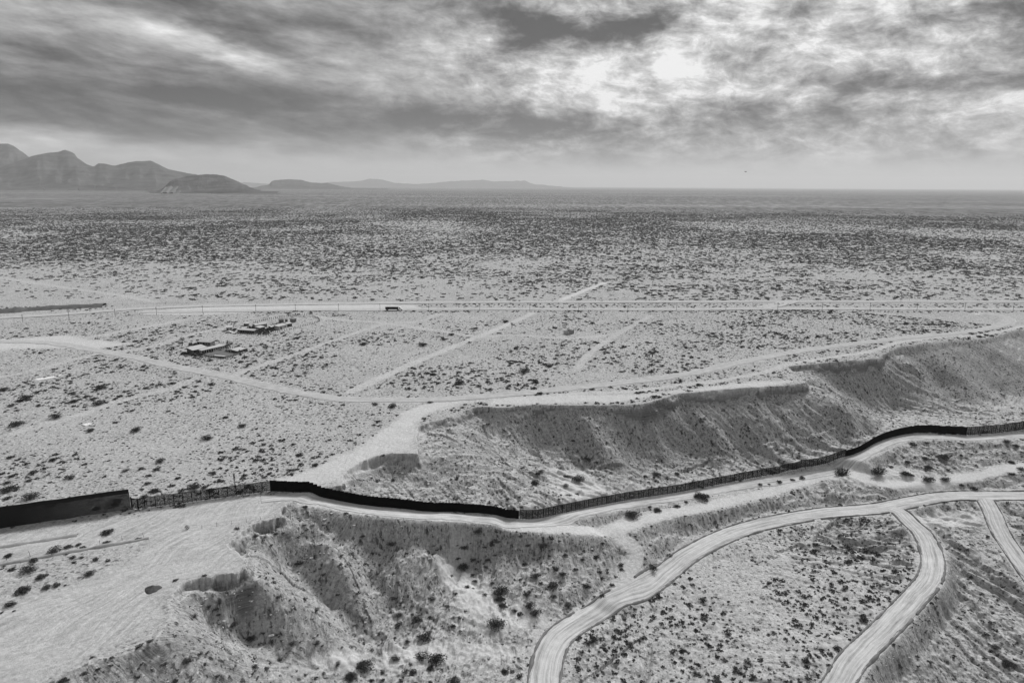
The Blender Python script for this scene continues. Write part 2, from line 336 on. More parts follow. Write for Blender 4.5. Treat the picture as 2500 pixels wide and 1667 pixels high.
# ------------------------------------------------------------------ roads: picture points, height guess, half width, brightness
def g(pl, e): return [(a, b, e) for a, b in pl]
ROADS = {
    'main_dirt_road': (g([(-80, 786), (60, 784), (140, 790), (200, 801), (260, 812), (330, 826), (420, 846), (510, 862), (590, 881), (680, 900), (740, 910), (800, 916), (900, 918), (1000, 917), (1100, 911), (1200, 902), (1300, 892), (1400, 882), (1500, 870), (1600, 855), (1700, 832), (1800, 812), (1900, 797), (2000, 785), (2100, 774), (2200, 765), (2270, 754), (2306, 744), (2318, 734), (2300, 725), (2250, 720)], 0), 3.6, 1),
    'straight_dirt_track': (g([(808, 897), (900, 855), (1000, 812), (1100, 772), (1180, 739), (1224, 719)], 0), 2.3, 1),
    'far_straight_track': (g([(1286, 690), (1330, 672), (1390, 649)], 0), 3.0, 1),
    'side_track': (g([(1495, 725), (1450, 748), (1400, 778), (1360, 806), (1322, 850)], 0), 1.6, 0),
    'rim_track': (g([(1040, 920), (1000, 930), (960, 945), (925, 975), (880, 1010), (830, 1045), (770, 1072), (710, 1096), (650, 1112)], 0), 5.0, 1),
    'rim_edge_track': (g([(1010, 937), (1080, 921), (1160, 920), (1300, 905), (1450, 898), (1560, 884), (1660, 872), (1760, 852), (1810, 836), (1900, 822), (2000, 806), (2060, 787), (2150, 775), (2260, 768), (2352, 748)], 0), 1.5, 1),
    'left_track': (g([(-60, 1010), (0, 1003), (80, 982), (170, 957), (260, 927), (330, 907), (400, 888), (455, 866)], 0), 2.2, 0),
    'left_thin_track': (g([(-40, 872), (50, 855), (130, 836), (200, 818), (250, 808)], 0), 1.6, 0),
    'left_farm_track': (g([(140, 786), (240, 768), (330, 752), (420, 734)], 0), 3.0, 0),
    'farm_track': (g([(230, 812), (330, 800), (430, 770), (520, 752)], 0), 2.0, 0),
    'farm_cross_track': (g([(520, 868), (600, 838), (680, 812), (770, 780), (880, 745), (960, 738), (1010, 722)], 0), 1.8, 0),
    'cross_track': (g([(680, 718), (770, 732), (880, 742), (980, 756), (1060, 768), (1110, 774)], 0), 2.2, 0),
    'upper_left_track': (g([(-60, 630), (0, 638), (108, 654), (252, 675), (360, 694)], 0), 3.4, 0),
    'fork_track': (g([(1105, 773), (1180, 770), (1260, 775), (1330, 776), (1420, 765)], 0), 1.6, 0),
    'fence_road': ([(600, 1148, 0), (640, 1145, -.3), (700, 1148, -.9), (770, 1159, -3), (850, 1172, -5.6), (920, 1179, -7.5), (1000, 1185, -10), (1100, 1191, -13.5), (1200, 1199, -16.6), (1266, 1192, -18.5), (1356, 1174, -20.5), (1446, 1158, -22), (1536, 1145, -23.4), (1600, 1134, -24.4), (1700, 1116, -24.6), (1800, 1098, -24), (1880, 1080, -23.2), (1945, 1061, -22), (2000, 1037, -21), (2050, 1014, -20.2), (2100, 1003, -20.2), (2160, 1003, -20.2), (2230, 1007, -20.3), (2352, 999, -20.4), (2450, 990, -20.4)], 2.7, 1),
    'lower_fence_track': ([(1190, 1206, -16.8), (1290, 1214, -20), (1400, 1216, -22.4), (1505, 1186, -23.6), (1649, 1156, -25), (1760, 1130, -25.4), (1860, 1100, -25.2), (1937, 1084, -25), (2000, 1100, -26), (2060, 1112, -26.5), (2171, 1107, -26.7), (2260, 1088, -25.6), (2333, 1073, -25), (2450, 1060, -25)], 2.6, 1),
    'lower_main_road': ([(2500, 1134, -29), (2352, 1138, -29.2), (2225, 1137, -29.4), (2153, 1142, -29.6), (2081, 1155, -29.8), (2009, 1168, -30), (1901, 1177, -30), (1811, 1191, -30.2), (1721, 1211, -30.5), (1649, 1238, -30.9), (1577, 1277, -31.4), (1527, 1317, -31.9), (1473, 1357, -32.4), (1401, 1389, -33), (1329, 1429, -33.7), (1285, 1461, -34.2), (1264, 1497, -34.6), (1255, 1533, -35), (1249, 1568, -35.4), (1246, 1680, -36)], 3.9, 2),
    'side_branch_road': ([(2040, 1166, -30), (2067, 1176, -30.1), (2092, 1200, -30.4), (2117, 1223, -30.8), (2135, 1256, -31.2), (2143, 1292, -31.6), (2135, 1328, -32), (2113, 1357, -32.4), (2078, 1396, -32.7), (2040, 1436, -33), (1991, 1483, -33.4), (1955, 1522, -33.8), (1926, 1568, -34.2), (1870, 1650, -35)], 3.3, 2),
    'far_right_road': ([(2262, 1146, -29.8), (2279, 1177, -30.8), (2297, 1220, -32.5), (2330, 1270, -34.6), (2365, 1320, -36.5), (2430, 1410, -40)], 3.0, 2),
    'wash_track': ([(1405, 1222, -22.6), (1440, 1248, -24.3), (1458, 1272, -25.8), (1447, 1303, -27.6), (1433, 1339, -29.4), (1411, 1372, -30.4)], 2.2, 1),
}
RPL = {}
for k, (pl, hw, br) in ROADS.items():
    a = np.array(pl, float); a[:, 2] = adj(a[:, 0], a[:, 2]); x, y = unproj(a[:, 0], a[:, 1], a[:, 2])
    L = smooth_line(np.stack([x, y, a[:, 2]], 1), 2.5)
    RPL[k] = (PL(L[:, :2]), L, hw, br)
HWAY = {}
def hl(pl):
    a = np.array(pl, float); x, y = unproj(a[:, 0], a[:, 1], np.zeros(len(a)))
    return smooth_line(np.stack([x, y, x * 0], 1), 8.0)
HWAY['far_highway'] = (hl([(-300, 760), (-120, 742), (0, 730), (144, 722), (324, 709), (432, 704), (540, 701), (847, 696.5), (1200, 694.5), (1600, 693), (2000, 692.5), (2352, 692.5), (2700, 693)]), 5.0)
HWAY['near_highway'] = (hl([(330, 716), (470, 714.5), (650, 712), (850, 711), (1200, 710.5), (1600, 710), (2000, 709.5), (2352, 710), (2700, 710.5)]), 5.0)

# lines that organise the erosion streaks (slopes run away from them)
FLOW = [RIMPL, RPL['side_branch_road'][0], PL(RPL['fence_road'][1][5:, :2])]

# ------------------------------------------------------------------ height of the ground
def ground(x, y, full=False):
    x = np.asarray(x, float); y = np.asarray(y, float); shp = x.shape
    x = x.ravel(); y = y.ravel(); r = np.hypot(x, y)
    near = r < 1500
    plain = .5 * fbm(x / 70, y / 70, 3, 1) + .16 * fbm(x / 6, y / 6, 3, 2) + .06 * fbm(x / 1.5, y / 1.5, 2, 3)
    plain *= np.clip(1 - r / 9000, 0.0, 1)
    h = np.where(near, 0, plain)
    flow = np.zeros((len(x), 3)); bare = np.zeros(len(x)); lowm = np.zeros(len(x)); road = np.zeros(len(x))
    idx = np.where(near)[0]; xs = x[idx]; ys = y[idx]
    hi = inside(HIGH, xs, ys)
    d, arc, side, par = RIMPL.query(xs, ys)
    sd_ = np.where(hi, -d, d)
    jag = .9 * fbm(xs / 3.5, ys / 3.5, 3, 5) + 1.0 * fbm(xs / 10, ys / 10, 2, 6)
    stp = np.interp(par, np.arange(len(RIMSTEP)), RIMSTEP)
    jag = .42 * jag + .25 * np.clip(fbm(xs / 22, ys / 22, 3, 7) * 2, -1, 1) + .35 * fbm(xs / 1.4, ys / 1.4, 2, 17)
    sdj = sd_ + jag * np.clip(stp / 2.5, 0.15, 1)
    pl = plain[idx].copy()
    # the left yard is smooth, graded ground
    lowsel = sdj > -2.5
    lz = np.full(len(xs), 0.0)
    li = np.where(lowsel)[0]
    lx, ly = xs[li], ys[li]
    lr = low_raw(lx, ly)
    # roads within the low ground flatten it
    rd = np.full(len(lx), 99.0)
    for k in ('fence_road', 'lower_fence_track', 'lower_main_road', 'side_branch_road', 'far_right_road', 'wash_track'):
        P_, L_, hw, br = RPL[k]
        m = P_.near(lx, ly, 16)
        if not m.any(): continue
        dd, aa, ss, pp = P_.query(lx[m], ly[m])
        zc = L_[:, 2]
        kk = np.arange(len(zc))
        zr = np.interp(pp, kk, zc)
        w = 1 - sstep(hw + .5, hw + 6.5, dd)
        t = lr[m]; lr[m] = t * (1 - w) + zr * w
        rd[m] = np.minimum(rd[m], dd - hw)
    # erosion rills
    f_s = np.full(len(lx), 0.0); f_d = np.full(len(lx), 1e9); f_k = np.zeros(len(lx))
    for fi, F in enumerate(FLOW):
        fd, fa, fs, fp = F.query(lx, ly)
        sel = fd < f_d - 0.0
        f_k = np.where(sel, fi, f_k); f_s = np.where(sel, fa + fi * 1000 + fd * (.55 if fi != 1 else -.5), f_s); f_d = np.where(sel, fd, f_d)
    soft = sstep(.5, 5, rd)
    # slope estimate from a second sample
    e = 1.5
    gx = (low_raw(lx + e, ly) - lr) / e if False else None
    f_s = f_s + 3.0 * fbm(lx / 14, ly / 14, 3, 35)
    rn = fbm(f_s / 5.5, f_d / 38, 3, 21); rn2 = fbm(f_s / 1.8, f_d / 16, 2, 22)
    amp = sstep(1, 9, f_d) * (1 - .65 * sstep(35, 80, f_d))
    benchx, benchy = unproj(1720, 1400, -33.5)
    flat = np.exp(-(((lx - benchx) / 62) ** 2 + ((ly - benchy) / 42) ** 2) ** 2)
    amp *= (1 - .9 * flat) * np.where((f_k == 1) & (f_d > 6), 1.9, 1.0)
    rill = -(1 - np.abs(rn) * 2.2).clip(0) ** 1.5 * 1.0 * (.55 + .9 * fbm(lx / 30, ly / 30, 2, 31)) + rn2 * .25 + 3.2 * (np.abs(fbm(f_s / 15, f_d / 70, 4, 33)) - .22)
    lr = lr + soft * (amp * rill + .7 * fbm(lx / 9, ly / 9, 4, 8) + .55 * sstep(.3, 3, f_d) * (1 - np.abs(fbm(lx / 4.2, ly / 4.2, 3, 66)) * 2.5).clip(0) * (1 - .8 * flat) + .16 * fbm(lx / 1.6, ly / 1.6, 3, 9))
    sdj = sdj + .45 * fbm(xs / 1.1, ys / 1.1, 3, 61)
    lz[li] = lr
    t1 = sstep(-.15, .45, sdj); t2 = sstep(.7, 1.5, sdj)
    led = np.clip(.6 + 1.1 * fbm(xs / 8, ys / 8, 3, 19), .15, 1)
    tt = np.where(stp > 1.2, led * t1 + (1 - led) * sstep(.7, 1.5 + 2.2 * (1 - led), sdj), sstep(-1, 2.5, sdj))
    low = np.minimum(lz, pl + .4)
    hh = pl * (1 - tt) + low * tt
    hh = np.where(lowsel, hh, pl)
    # small raised lip on the high ground is removed near roads
    h[idx] = hh
    if not full: return h.reshape(shp)
    flow[idx[li], 0] = f_s; flow[idx[li], 1] = f_d
    lowm[idx] = tt
    return h.reshape(shp), flow, lowm

def hit(px, py):
    """where the line of sight through a picture point meets the ground"""
    px = np.atleast_1d(np.asarray(px, float)); py = np.atleast_1d(np.asarray(py, float))
    d = ray(px, py); tmax = (-60 - CAMZ) / d[:, 2]; tmin = (2.5 - CAMZ) / d[:, 2]
    N = 90; f = np.linspace(0, 1, N)
    T = tmin[:, None] + (tmax - tmin)[:, None] * f
    X = d[:, 0:1] * T; Y = d[:, 1:2] * T; Z = CAMZ + d[:, 2:3] * T
    G = ground(X, Y)
    below = Z < G
    k = np.argmax(below, 1); k = np.maximum(k, 1); r_ = np.arange(len(px))
    a = Z[r_, k - 1] - G[r_, k - 1]; b = G[r_, k] - Z[r_, k]
    w = np.clip(a / (a + b + 1e-9), 0, 1)
    t = T[r_, k - 1] * (1 - w) + T[r_, k] * w
    x = d[:, 0] * t; y = d[:, 1] * t
    return x, y, ground(x, y)

# ------------------------------------------------------------------ mesh helpers
def mesh_obj(name, v, f, mat=None, parent=None, smooth=False, loc=None):
    me = bpy.data.meshes.new(name)
    v = np.asarray(v, np.float32)
    if isinstance(f, np.ndarray):
        nv = f.shape[1]
        me.vertices.add(len(v)); me.vertices.foreach_set('co', v.ravel())
        me.loops.add(f.size); me.loops.foreach_set('vertex_index', f.ravel().astype(np.int32))
        me.polygons.add(len(f)); me.polygons.foreach_set('loop_start', np.arange(0, f.size, nv, dtype=np.int32))
        if smooth: me.polygons.foreach_set('use_smooth', np.ones(len(f), bool))
        me.update(calc_edges=True)
    else:
        me.from_pydata([tuple(map(float, p)) for p in v], [], [tuple(q) for q in f])
        if smooth:
            for p in me.polygons: p.use_smooth = True
    if mat: me.materials.append(mat)
    o = bpy.data.objects.new(name, me); COL.objects.link(o)
    if parent: o.parent = parent
    if loc is not None: o.location = loc
    return o

def tag(o, label=None, cat=None, group=None, kind=None):
    if label: o['label'] = label
    if cat: o['category'] = cat
    if group: o['group'] = group
    if kind: o['kind'] = kind
    return o
def empty(name, loc, rz=0.0):
    o = bpy.data.objects.new(name, None); COL.objects.link(o); o.location = loc; o.rotation_euler.z = rz; o.empty_display_size = .5
    return o

def mat_simple(name, val, rough=.9, var=.25, scale=3.0, spec=.1, metal=0.0):
    m = bpy.data.materials.new(name); m.use_nodes = True; t = NT(m.node_tree); b = t.n['Principled BSDF']
    pos = t.new('ShaderNodeTexCoord').outputs['Object']
    nz = t.noise(pos, scale, 5, .6)
    v = t.m('MULTIPLY', t.m('ADD', 1 - var, t.m('MULTIPLY', nz, 2 * var)), val)
    t.put(b.inputs['Base Color'], v)
    b.inputs['Roughness'].default_value = rough; b.inputs['Specular IOR Level'].default_value = spec; b.inputs['Metallic'].default_value = metal
    return m

# ------------------------------------------------------------------ ground material
def ground_material():
    m = bpy.data.materials.new('desert_ground'); m.use_nodes = True; t = NT(m.node_tree); b = t.n['Principled BSDF']
    geo = t.new('ShaderNodeNewGeometry'); P = geo.outputs['Position']
    x, y, z = t.sep(P); nz = t.sep(geo.outputs['Normal'])[2]
    r = t.m('SQRT', t.m('ADD', t.m('MULTIPLY', x, x), t.m('MULTIPLY', y, y)))
    flow = t.attr('flow')['Vector']; fs, fd, _ = t.sep(flow)
    zone = t.attr('zone')['Vector']; lowm, bare, yard = t.sep(zone)
    P2 = t.comb(x, y, 0)
    big = t.noise(P2, .013, 4, .6); mid = t.noise(P2, .11, 5, .6); fine = t.noise(P, .9, 8, .72); grit = t.noise(P, 5.0, 3, .7)
    v = t.m('ADD', t.m('ADD', .41, t.m('MULTIPLY', lowm, .04)), t.m('MULTIPLY', t.m('SUBTRACT', big, .5), .10))
    v = t.m('ADD', v, t.m('MULTIPLY', t.m('SUBTRACT', mid, .5), .13))
    v = t.m('ADD', v, t.m('MULTIPLY', t.m('SUBTRACT', fine, .5), 1.0))
    v = t.m('ADD', v, t.m('MULTIPLY', t.m('SUBTRACT', grit, .5), .45))
    # grass tufts and litter as dark specks, denser in patches
    patch = t.ramp(t.noise(P2, .03, 4, .6), .38, .62)
    dens = t.m('MULTIPLY', t.m('ADD', .25, t.m('MULTIPLY', patch, .75)), t.m('SUBTRACT', 1.0, bare))
    for sc, thr, k in ((.30, .13, .55), (.6, .20, .6), (1.3, .22, .55)):
        vo = t.voro(t.vm('ADD', P2, t.vm('SCALE', t.comb(t.noise(P2, sc * 1.5, 2), t.noise(P2, sc * 1.7, 2), 0), .9 / sc)), sc)
        rnd = t.sep(vo['Color'])[0]
        keep = t.m('LESS_THAN', rnd, t.m('MULTIPLY', dens, .75))
        spot = t.m('MULTIPLY', t.ramp(vo['Distance'], thr, thr + .16, 1.0, 0.0), keep)
        v = t.m('MULTIPLY', v, t.m('SUBTRACT', 1.0, t.m('MULTIPLY', spot, k)))
    # downslope streaks on the eroded slopes
    st = t.noise(t.comb(t.m('MULTIPLY', fs, .9), t.m('MULTIPLY', fd, .07), 0), 1.0, 6, .7)
    st2 = t.noise(t.comb(t.m('MULTIPLY', fs, 3.2), t.m('MULTIPLY', fd, .22), 5), 1.0, 4, .7)
    sl = t.m('MULTIPLY', lowm, t.ramp(nz, .98, .925, 0.0, 1.0))
    sl = t.m('MULTIPLY', sl, t.m('SUBTRACT', 1.0, bare))
    v = t.m('ADD', v, t.m('MULTIPLY', sl, t.m('ADD', t.m('MULTIPLY', t.m('SUBTRACT', st, .58), .55), t.m('MULTIPLY', t.m('SUBTRACT', st2, .5), .6))))
    v = t.m('MULTIPLY', v, t.m('SUBTRACT', 1.0, t.m('MULTIPLY', sl, .17)))  # steeper ground darkened in its colour, painting in the shade of the slopes
    # rubble on slopes: pale stones
    vo = t.voro(P, .8); keep = t.m('LESS_THAN', t.sep(vo['Color'])[1], t.m('MULTIPLY', sl, .13))
    v = t.m('ADD', v, t.m('MULTIPLY', t.m('MULTIPLY', t.ramp(vo['Distance'], .14, .26, 1, 0), keep), .22))
    # cliff strata: soft rock beds, tone darkened to paint in shade under the rim
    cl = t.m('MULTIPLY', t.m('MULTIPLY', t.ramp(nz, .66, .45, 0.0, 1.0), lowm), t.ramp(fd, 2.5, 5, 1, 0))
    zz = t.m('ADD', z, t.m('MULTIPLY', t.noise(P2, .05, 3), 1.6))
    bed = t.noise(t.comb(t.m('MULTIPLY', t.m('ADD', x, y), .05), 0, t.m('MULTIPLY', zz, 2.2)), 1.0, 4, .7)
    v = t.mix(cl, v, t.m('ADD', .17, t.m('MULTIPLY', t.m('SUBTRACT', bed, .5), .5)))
    # graded sand: tyre-marked yard, marks fan out along one direction
    _p = unproj(np.array([450., 0.]), np.array([1230., 1500.]), np.array([0., 0.])); a = math.atan2(_p[1][1] - _p[1][0], _p[0][1] - _p[0][0])
    w = t.m('MULTIPLY', t.m('SUBTRACT', t.noise(P2, .018, 2), .5), 34.0)
    ca = t.m('ADD', t.m('MULTIPLY', x, math.cos(a)), t.m('MULTIPLY', y, math.sin(a)))
    sa = t.m('ADD', w, t.m('SUBTRACT', t.m('MULTIPLY', y, math.cos(a)), t.m('MULTIPLY', x, math.sin(a))))
    tr = t.noise(t.comb(t.m('MULTIPLY', ca, .05), t.m('MULTIPLY', sa, .75), 0), 1.0, 7, .78)
    tr2 = t.noise(t.comb(t.m('MULTIPLY', t.m('SUBTRACT', ca, sa), .05), t.m('MULTIPLY', t.m('ADD', ca, sa), .8), 3), 1.0, 5, .7)
    vy = t.m('ADD', t.m('ADD', .48, t.m('MULTIPLY', t.m('SUBTRACT', fine, .5), .35)), t.m('ADD', t.m('MULTIPLY', t.m('SUBTRACT', t.ramp(tr, .33, .66), .6), t.ramp(t.noise(P2, .035, 4), .35, .65, .05, .27)), t.m('MULTIPLY', t.m('SUBTRACT', t.ramp(tr2, .36, .62), .5), .09)))
    vy = t.m('ADD', vy, t.m('MULTIPLY', t.m('SUBTRACT', mid, .5), .08))
    v = t.mix(yard, v, vy)
    vb = t.m('ADD', .56, t.m('ADD', t.m('MULTIPLY', t.m('SUBTRACT', mid, .5), .14), t.m('MULTIPLY', t.m('SUBTRACT', fine, .5), .45)))
    v = t.mix(t.m('MULTIPLY', bare, t.m('SUBTRACT', 1.0, yard)), v, vb)
    # far plain: scrub too far off to be built, as dark cover on the sand
    far = t.ramp(r, 1700, 2700)
    q = t.vm('ADD', P2, t.vm('SCALE', t.comb(t.noise(P2, .05, 2), t.noise(P2, .06, 2), 0), 14.0))
    vo = t.voro(q, .16); cov = t.ramp(t.noise(P2, .0016, 5, .6), .36, .64, .40, .60)
    spot = t.ramp(t.m('SUBTRACT', vo['Distance'], cov), -.07, .07, 1.0, 0.0)
    farband = t.noise(t.comb(t.m('MULTIPLY', x, .00022), t.m('MULTIPLY', y, .0012), 2.2), 1.0, 6, .7)
    fs1 = t.noise(t.comb(t.m('MULTIPLY', x, .09), t.m('MULTIPLY', y, .008), 7.2), 1.0, 4, .75)
    fs2 = t.noise(t.comb(t.m('MULTIPLY', x, .012), t.m('MULTIPLY', y, .0025), 1.2), 1.0, 5, .75)
    farv = t.m('ADD', t.m('ADD', .15, t.m('MULTIPLY', t.ramp(farband, .45, .72), .09)), t.m('ADD', t.m('MULTIPLY', t.m('SUBTRACT', t.ramp(fs1, .40, .62), .4), .26), t.m('MULTIPLY', t.m('SUBTRACT', fs2, .5), .3)))
    vfar = t.mix(t.ramp(r, 2500, 3600), t.mix(spot, .36, .09), farv)
    v = t.mix(far, v, vfar)
    v = t.m('MAXIMUM', t.m('MINIMUM', v, .72), .05)
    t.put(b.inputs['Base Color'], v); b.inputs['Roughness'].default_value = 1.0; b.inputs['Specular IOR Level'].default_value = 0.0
    bm = t.new('ShaderNodeBump'); bm.inputs['Strength'].default_value = .8; bm.inputs['Distance'].default_value = .6
    hgt = t.m('ADD', t.m('MULTIPLY', fine, .8), t.m('ADD', t.m('MULTIPLY', t.m('MULTIPLY', st, sl), 1.5), t.m('MULTIPLY', t.m('MULTIPLY', tr, yard), .6)))
    hgt = t.m('ADD', hgt, t.m('MULTIPLY', grit, .25))
    hgt = t.m('MULTIPLY', hgt, t.m('SUBTRACT', 1.0, t.ramp(r, 500, 1800)))
    t.put(bm.inputs['Height'], hgt); t.l.new(bm.outputs[0], b.inputs['Normal'])
    return m
M_GROUND = ground_material()

def pxpoly(poly, e=0):
    a = np.array(poly, float); x, y = unproj(a[:, 0], a[:, 1], np.full(len(a), float(e))); return np.stack([x, y], 1)
YARD = pxpoly([(-300, 1260), (0, 1225), (330, 1180), (480, 1150), (640, 1138), (668, 1155), (625, 1185), (560, 1205), (510, 1250), (560, 1290), (540, 1315), (430, 1330), (380, 1370), (350, 1440), (250, 1490), (100, 1560), (-60, 1640), (-400, 1700), (-400, 1420), (0, 1400), (180, 1345), (300, 1290), (340, 1250), (200, 1262), (0, 1290), (-300, 1320)])
def hitpoly(poly):
    a = np.array(poly, float); x, y, z = hit(a[:, 0], a[:, 1]); return np.stack([x, y], 1)
BARE_LOW = [(hitpoly([(1262, 1072), (1340, 1085), (1390, 1110), (1370, 1140), (1300, 1150), (1270, 1120)]), 3),
            (hitpoly([(1040, 1240), (1070, 1240), (1075, 1330), (1130, 1385), (1230, 1405), (1250, 1430), (1150, 1460), (1060, 1400), (1020, 1320)]), 4),
            (hitpoly([(2095, 1190), (2150, 1172), (2240, 1180), (2250, 1200), (2160, 1208), (2110, 1205)]), 1.5),
            (hitpoly([(1880, 1078), (1960, 1068), (2060, 1078), (2160, 1095), (2250, 1082), (2200, 1110), (2060, 1122), (1900, 1100)]), 3),
            (hitpoly([(900, 1490), (1120, 1480), (1180, 1500), (1000, 1520), (820, 1530), (700, 1520)]), 3)]
BARE_HIGH = [(pxpoly([(-300, 765), (0, 778), (150, 770), (300, 790), (200, 800), (60, 800), (-300, 830)]), 6),
             (pxpoly([(324, 714), (560, 700), (880, 698), (960, 702), (960, 708), (700, 710), (480, 722), (330, 722)]), 3),
             (pxpoly([(925, 960), (960, 985), (955, 1038), (880, 1036), (800, 1075), (780, 1100), (700, 1118), (640, 1112), (760, 1060), (860, 1000)]), 4),
             (pxpoly([(1120, 915), (1300, 905), (1500, 905), (1700, 878), (1850, 870), (1780, 884), (1560, 900), (1400, 925), (1130, 928)]), 3)]

def edge_mask(poly, x, y, soft):
    P_ = PL(np.vstack([poly, poly[:1]])); out = np.zeros(len(x))
    m = P_.near(x, y, soft + 1)
    if m.any():
        d = P_.query(x[m], y[m])[0]; ins = inside(poly, x[m], y[m])
        out[m] = sstep(-soft, soft, np.where(ins, d, -d) + soft * .8 * fbm(x[m] / (soft * 2.5), y[m] / (soft * 2.5), 3, 44))
    return out

def build_terrain():
    rr = [55.0]
    while rr[-1] < 60000:
        r = rr[-1]
        if r < 135: s = 3.0
        elif r < 480: s = .34 + (r - 135) * .0011
        else: s = max(.8, (r * r + 1e4) / 100 * .0011) if r < 1500 else (r * r) / 100 * .0016
        rr.append(r + min(s, r * .12))
    rr = np.array(rr)
    th = np.concatenate([np.arange(-44, 44, .063), np.arange(44, 316, 4)])
    th = np.radians(th)
    Rg, Tg = np.meshgrid(rr, th, indexing='ij')
    x = (Rg * np.sin(Tg)); y = (Rg * np.cos(Tg))
    nr, nt = x.shape
    z, flow, lowm = ground(x, y, True)
    xf, yf = x.ravel(), y.ravel()
    bare = np.zeros(len(xf)); yard = edge_mask(YARD, xf, yf, 3.0)
    hi_sel = inside(HIGH, xf, yf)
    for poly, s in BARE_LOW: bare = np.maximum(bare, edge_mask(poly, xf, yf, s))
    for poly, s in BARE_HIGH: bare = np.maximum(bare, edge_mask(poly, xf, yf, s) * .8)
    for k, (P_, L_, hw, br) in RPL.items():
        m = P_.near(xf, yf, 12)
        if m.any():
            dd = P_.query(xf[m], yf[m])[0]
            bare[m] = np.maximum(bare[m], (1 - sstep(hw * .7, hw + 2.0, dd + fbm(xf[m] / 3, yf[m] / 3, 2, 4) * 1.2)) * (.85 if (br == 2 or (br and hw > 2.5)) else .5 if br else .30))
    i0 = np.arange(nr - 1)[:, None] * nt; j = np.arange(nt)[None, :]; jn = (j + 1) % nt
    f = np.stack([i0 + j, i0 + nt + j, i0 + nt + jn, i0 + jn], -1).reshape(-1, 4)
    # the middle cap is closed by a fan of its own ring
    v = np.stack([xf, yf, z.ravel()], 1)
    o = mesh_obj('ground', v, f, M_GROUND, smooth=True)
    me = o.data
    a = me.attributes.new('flow', 'FLOAT_VECTOR', 'POINT'); a.data.foreach_set('vector', flow.astype(np.float32).ravel())
    a = me.attributes.new('zone', 'FLOAT_VECTOR', 'POINT'); a.data.foreach_set('vector', np.stack([lowm, bare, yard * (1 - sstep(.1, .6, lowm.ravel()))], 1).astype(np.float32).ravel())
    bm_ = bmesh.new(); ring = [bm_.verts.new((xf[k], yf[k], z.ravel()[k])) for k in range(0, nt, 1)][::-1]
    bm_.free()
    tag(o, kind='structure'); print('TERRAIN', nr, nt, nr * nt)
    return o
import time
_t = time.time()
build_terrain(); print('terrain s', time.time() - _t)

# ------------------------------------------------------------------ road sheets
def road_material(name, val, contrast=.22):
    m = bpy.data.materials.new(name); m.use_nodes = True; t = NT(m.node_tree); b = t.n['Principled BSDF']
    q = t.attr('lane')['Vector']; al, ac, hw = t.sep(q)
    wob = t.m('MULTIPLY', t.m('SUBTRACT', t.noise(t.comb(t.m('MULTIPLY', al, .04), 0, 0), 1.0, 3), .5), 2.6)
    s1 = t.noise(t.comb(t.m('MULTIPLY', al, .03), t.m('MULTIPLY', t.m('ADD', ac, wob), 1.1), 0), 1.0, 6, .72)
    s2 = t.noise(t.comb(t.m('MULTIPLY', al, .12), t.m('MULTIPLY', ac, 3.5), 3), 1.0, 4, .7)
    pos = t.new('ShaderNodeNewGeometry').outputs['Position']
    f = t.noise(pos, .25, 6, .65); g_ = t.noise(pos, 3.0, 3, .7)
    v = t.m('ADD', val, t.m('MULTIPLY', t.m('SUBTRACT', t.ramp(s1, .34, .6), .62), contrast * .42))
    v = t.m('ADD', v, t.m('MULTIPLY', t.m('SUBTRACT', s2, .5), contrast * .55))
    v = t.m('ADD', v, t.m('MULTIPLY', t.m('SUBTRACT', f, .5), .34)); v = t.m('ADD', v, t.m('MULTIPLY', t.m('SUBTRACT', g_, .5), .2))
    t.put(b.inputs['Base Color'], v); b.inputs['Roughness'].default_value = 1; b.inputs['Specular IOR Level'].default_value = 0
    bm = t.new('ShaderNodeBump'); bm.inputs['Strength'].default_value = .5; bm.inputs['Distance'].default_value = .25
    t.put(bm.inputs['Height'], t.m('ADD', s1, t.m('MULTIPLY', s2, .5))); t.l.new(bm.outputs[0], b.inputs['Normal'])
    return m
M_DIRTROAD = road_material('packed_dirt', .46, .62)
M_DIRTTRACK = road_material('dusty_track', .43, .14)
M_ASPHALT = road_material('old_asphalt', .45, .06)
def normals2(L):
    T = np.gradient(L[:, :2], axis=0); T /= np.hypot(T[:, 0], T[:, 1])[:, None] + 1e-9
    return np.stack([-T[:, 1], T[:, 0]], 1)
def ribbon(name, L, hw, mat, off=.12, ncol=9, rag=1.3, smooth_z=False):
    N = normals2(L); s = np.concatenate([[0], np.cumsum(np.hypot(*np.diff(L[:, :2], axis=0).T))])
    u = np.linspace(-1, 1, ncol)
    l = hw + rag * fbm(s / 7, s * 0 + len(name) * 3.1, 5, 3, .7); r = hw + rag * fbm(s / 7, s * 0 + 9.3 + len(name), 5, 4, .7)
    W_ = np.where(u[None, :] < 0, l[:, None], r[:, None]) * u[None, :]
    X = L[:, 0:1] + N[:, 0:1] * W_; Y = L[:, 1:2] + N[:, 1:2] * W_
    Z = ground(X, Y) + off
    n, c = X.shape
    i0 = np.arange(n - 1)[:, None] * c + np.arange(c - 1)[None]
    f = np.stack([i0, i0 + c, i0 + c + 1, i0 + 1], -1).reshape(-1, 4)[:, ::-1]
    o = mesh_obj(name, np.stack([X.ravel(), Y.ravel(), Z.ravel()], 1), f, mat, smooth=True)
    a = o.data.attributes.new('lane', 'FLOAT_VECTOR', 'POINT')
    a.data.foreach_set('vector', np.stack([np.repeat(s, c), W_.ravel(), np.full(n * c, hw)], 1).astype(np.float32).ravel())
    # make sure the sheet faces up
    if len(o.data.polygons) and o.data.polygons[0].normal.z < 0: o.data.flip_normals()
    return tag(o, kind='structure')
def densify(L, step): return smooth_line(L, step)
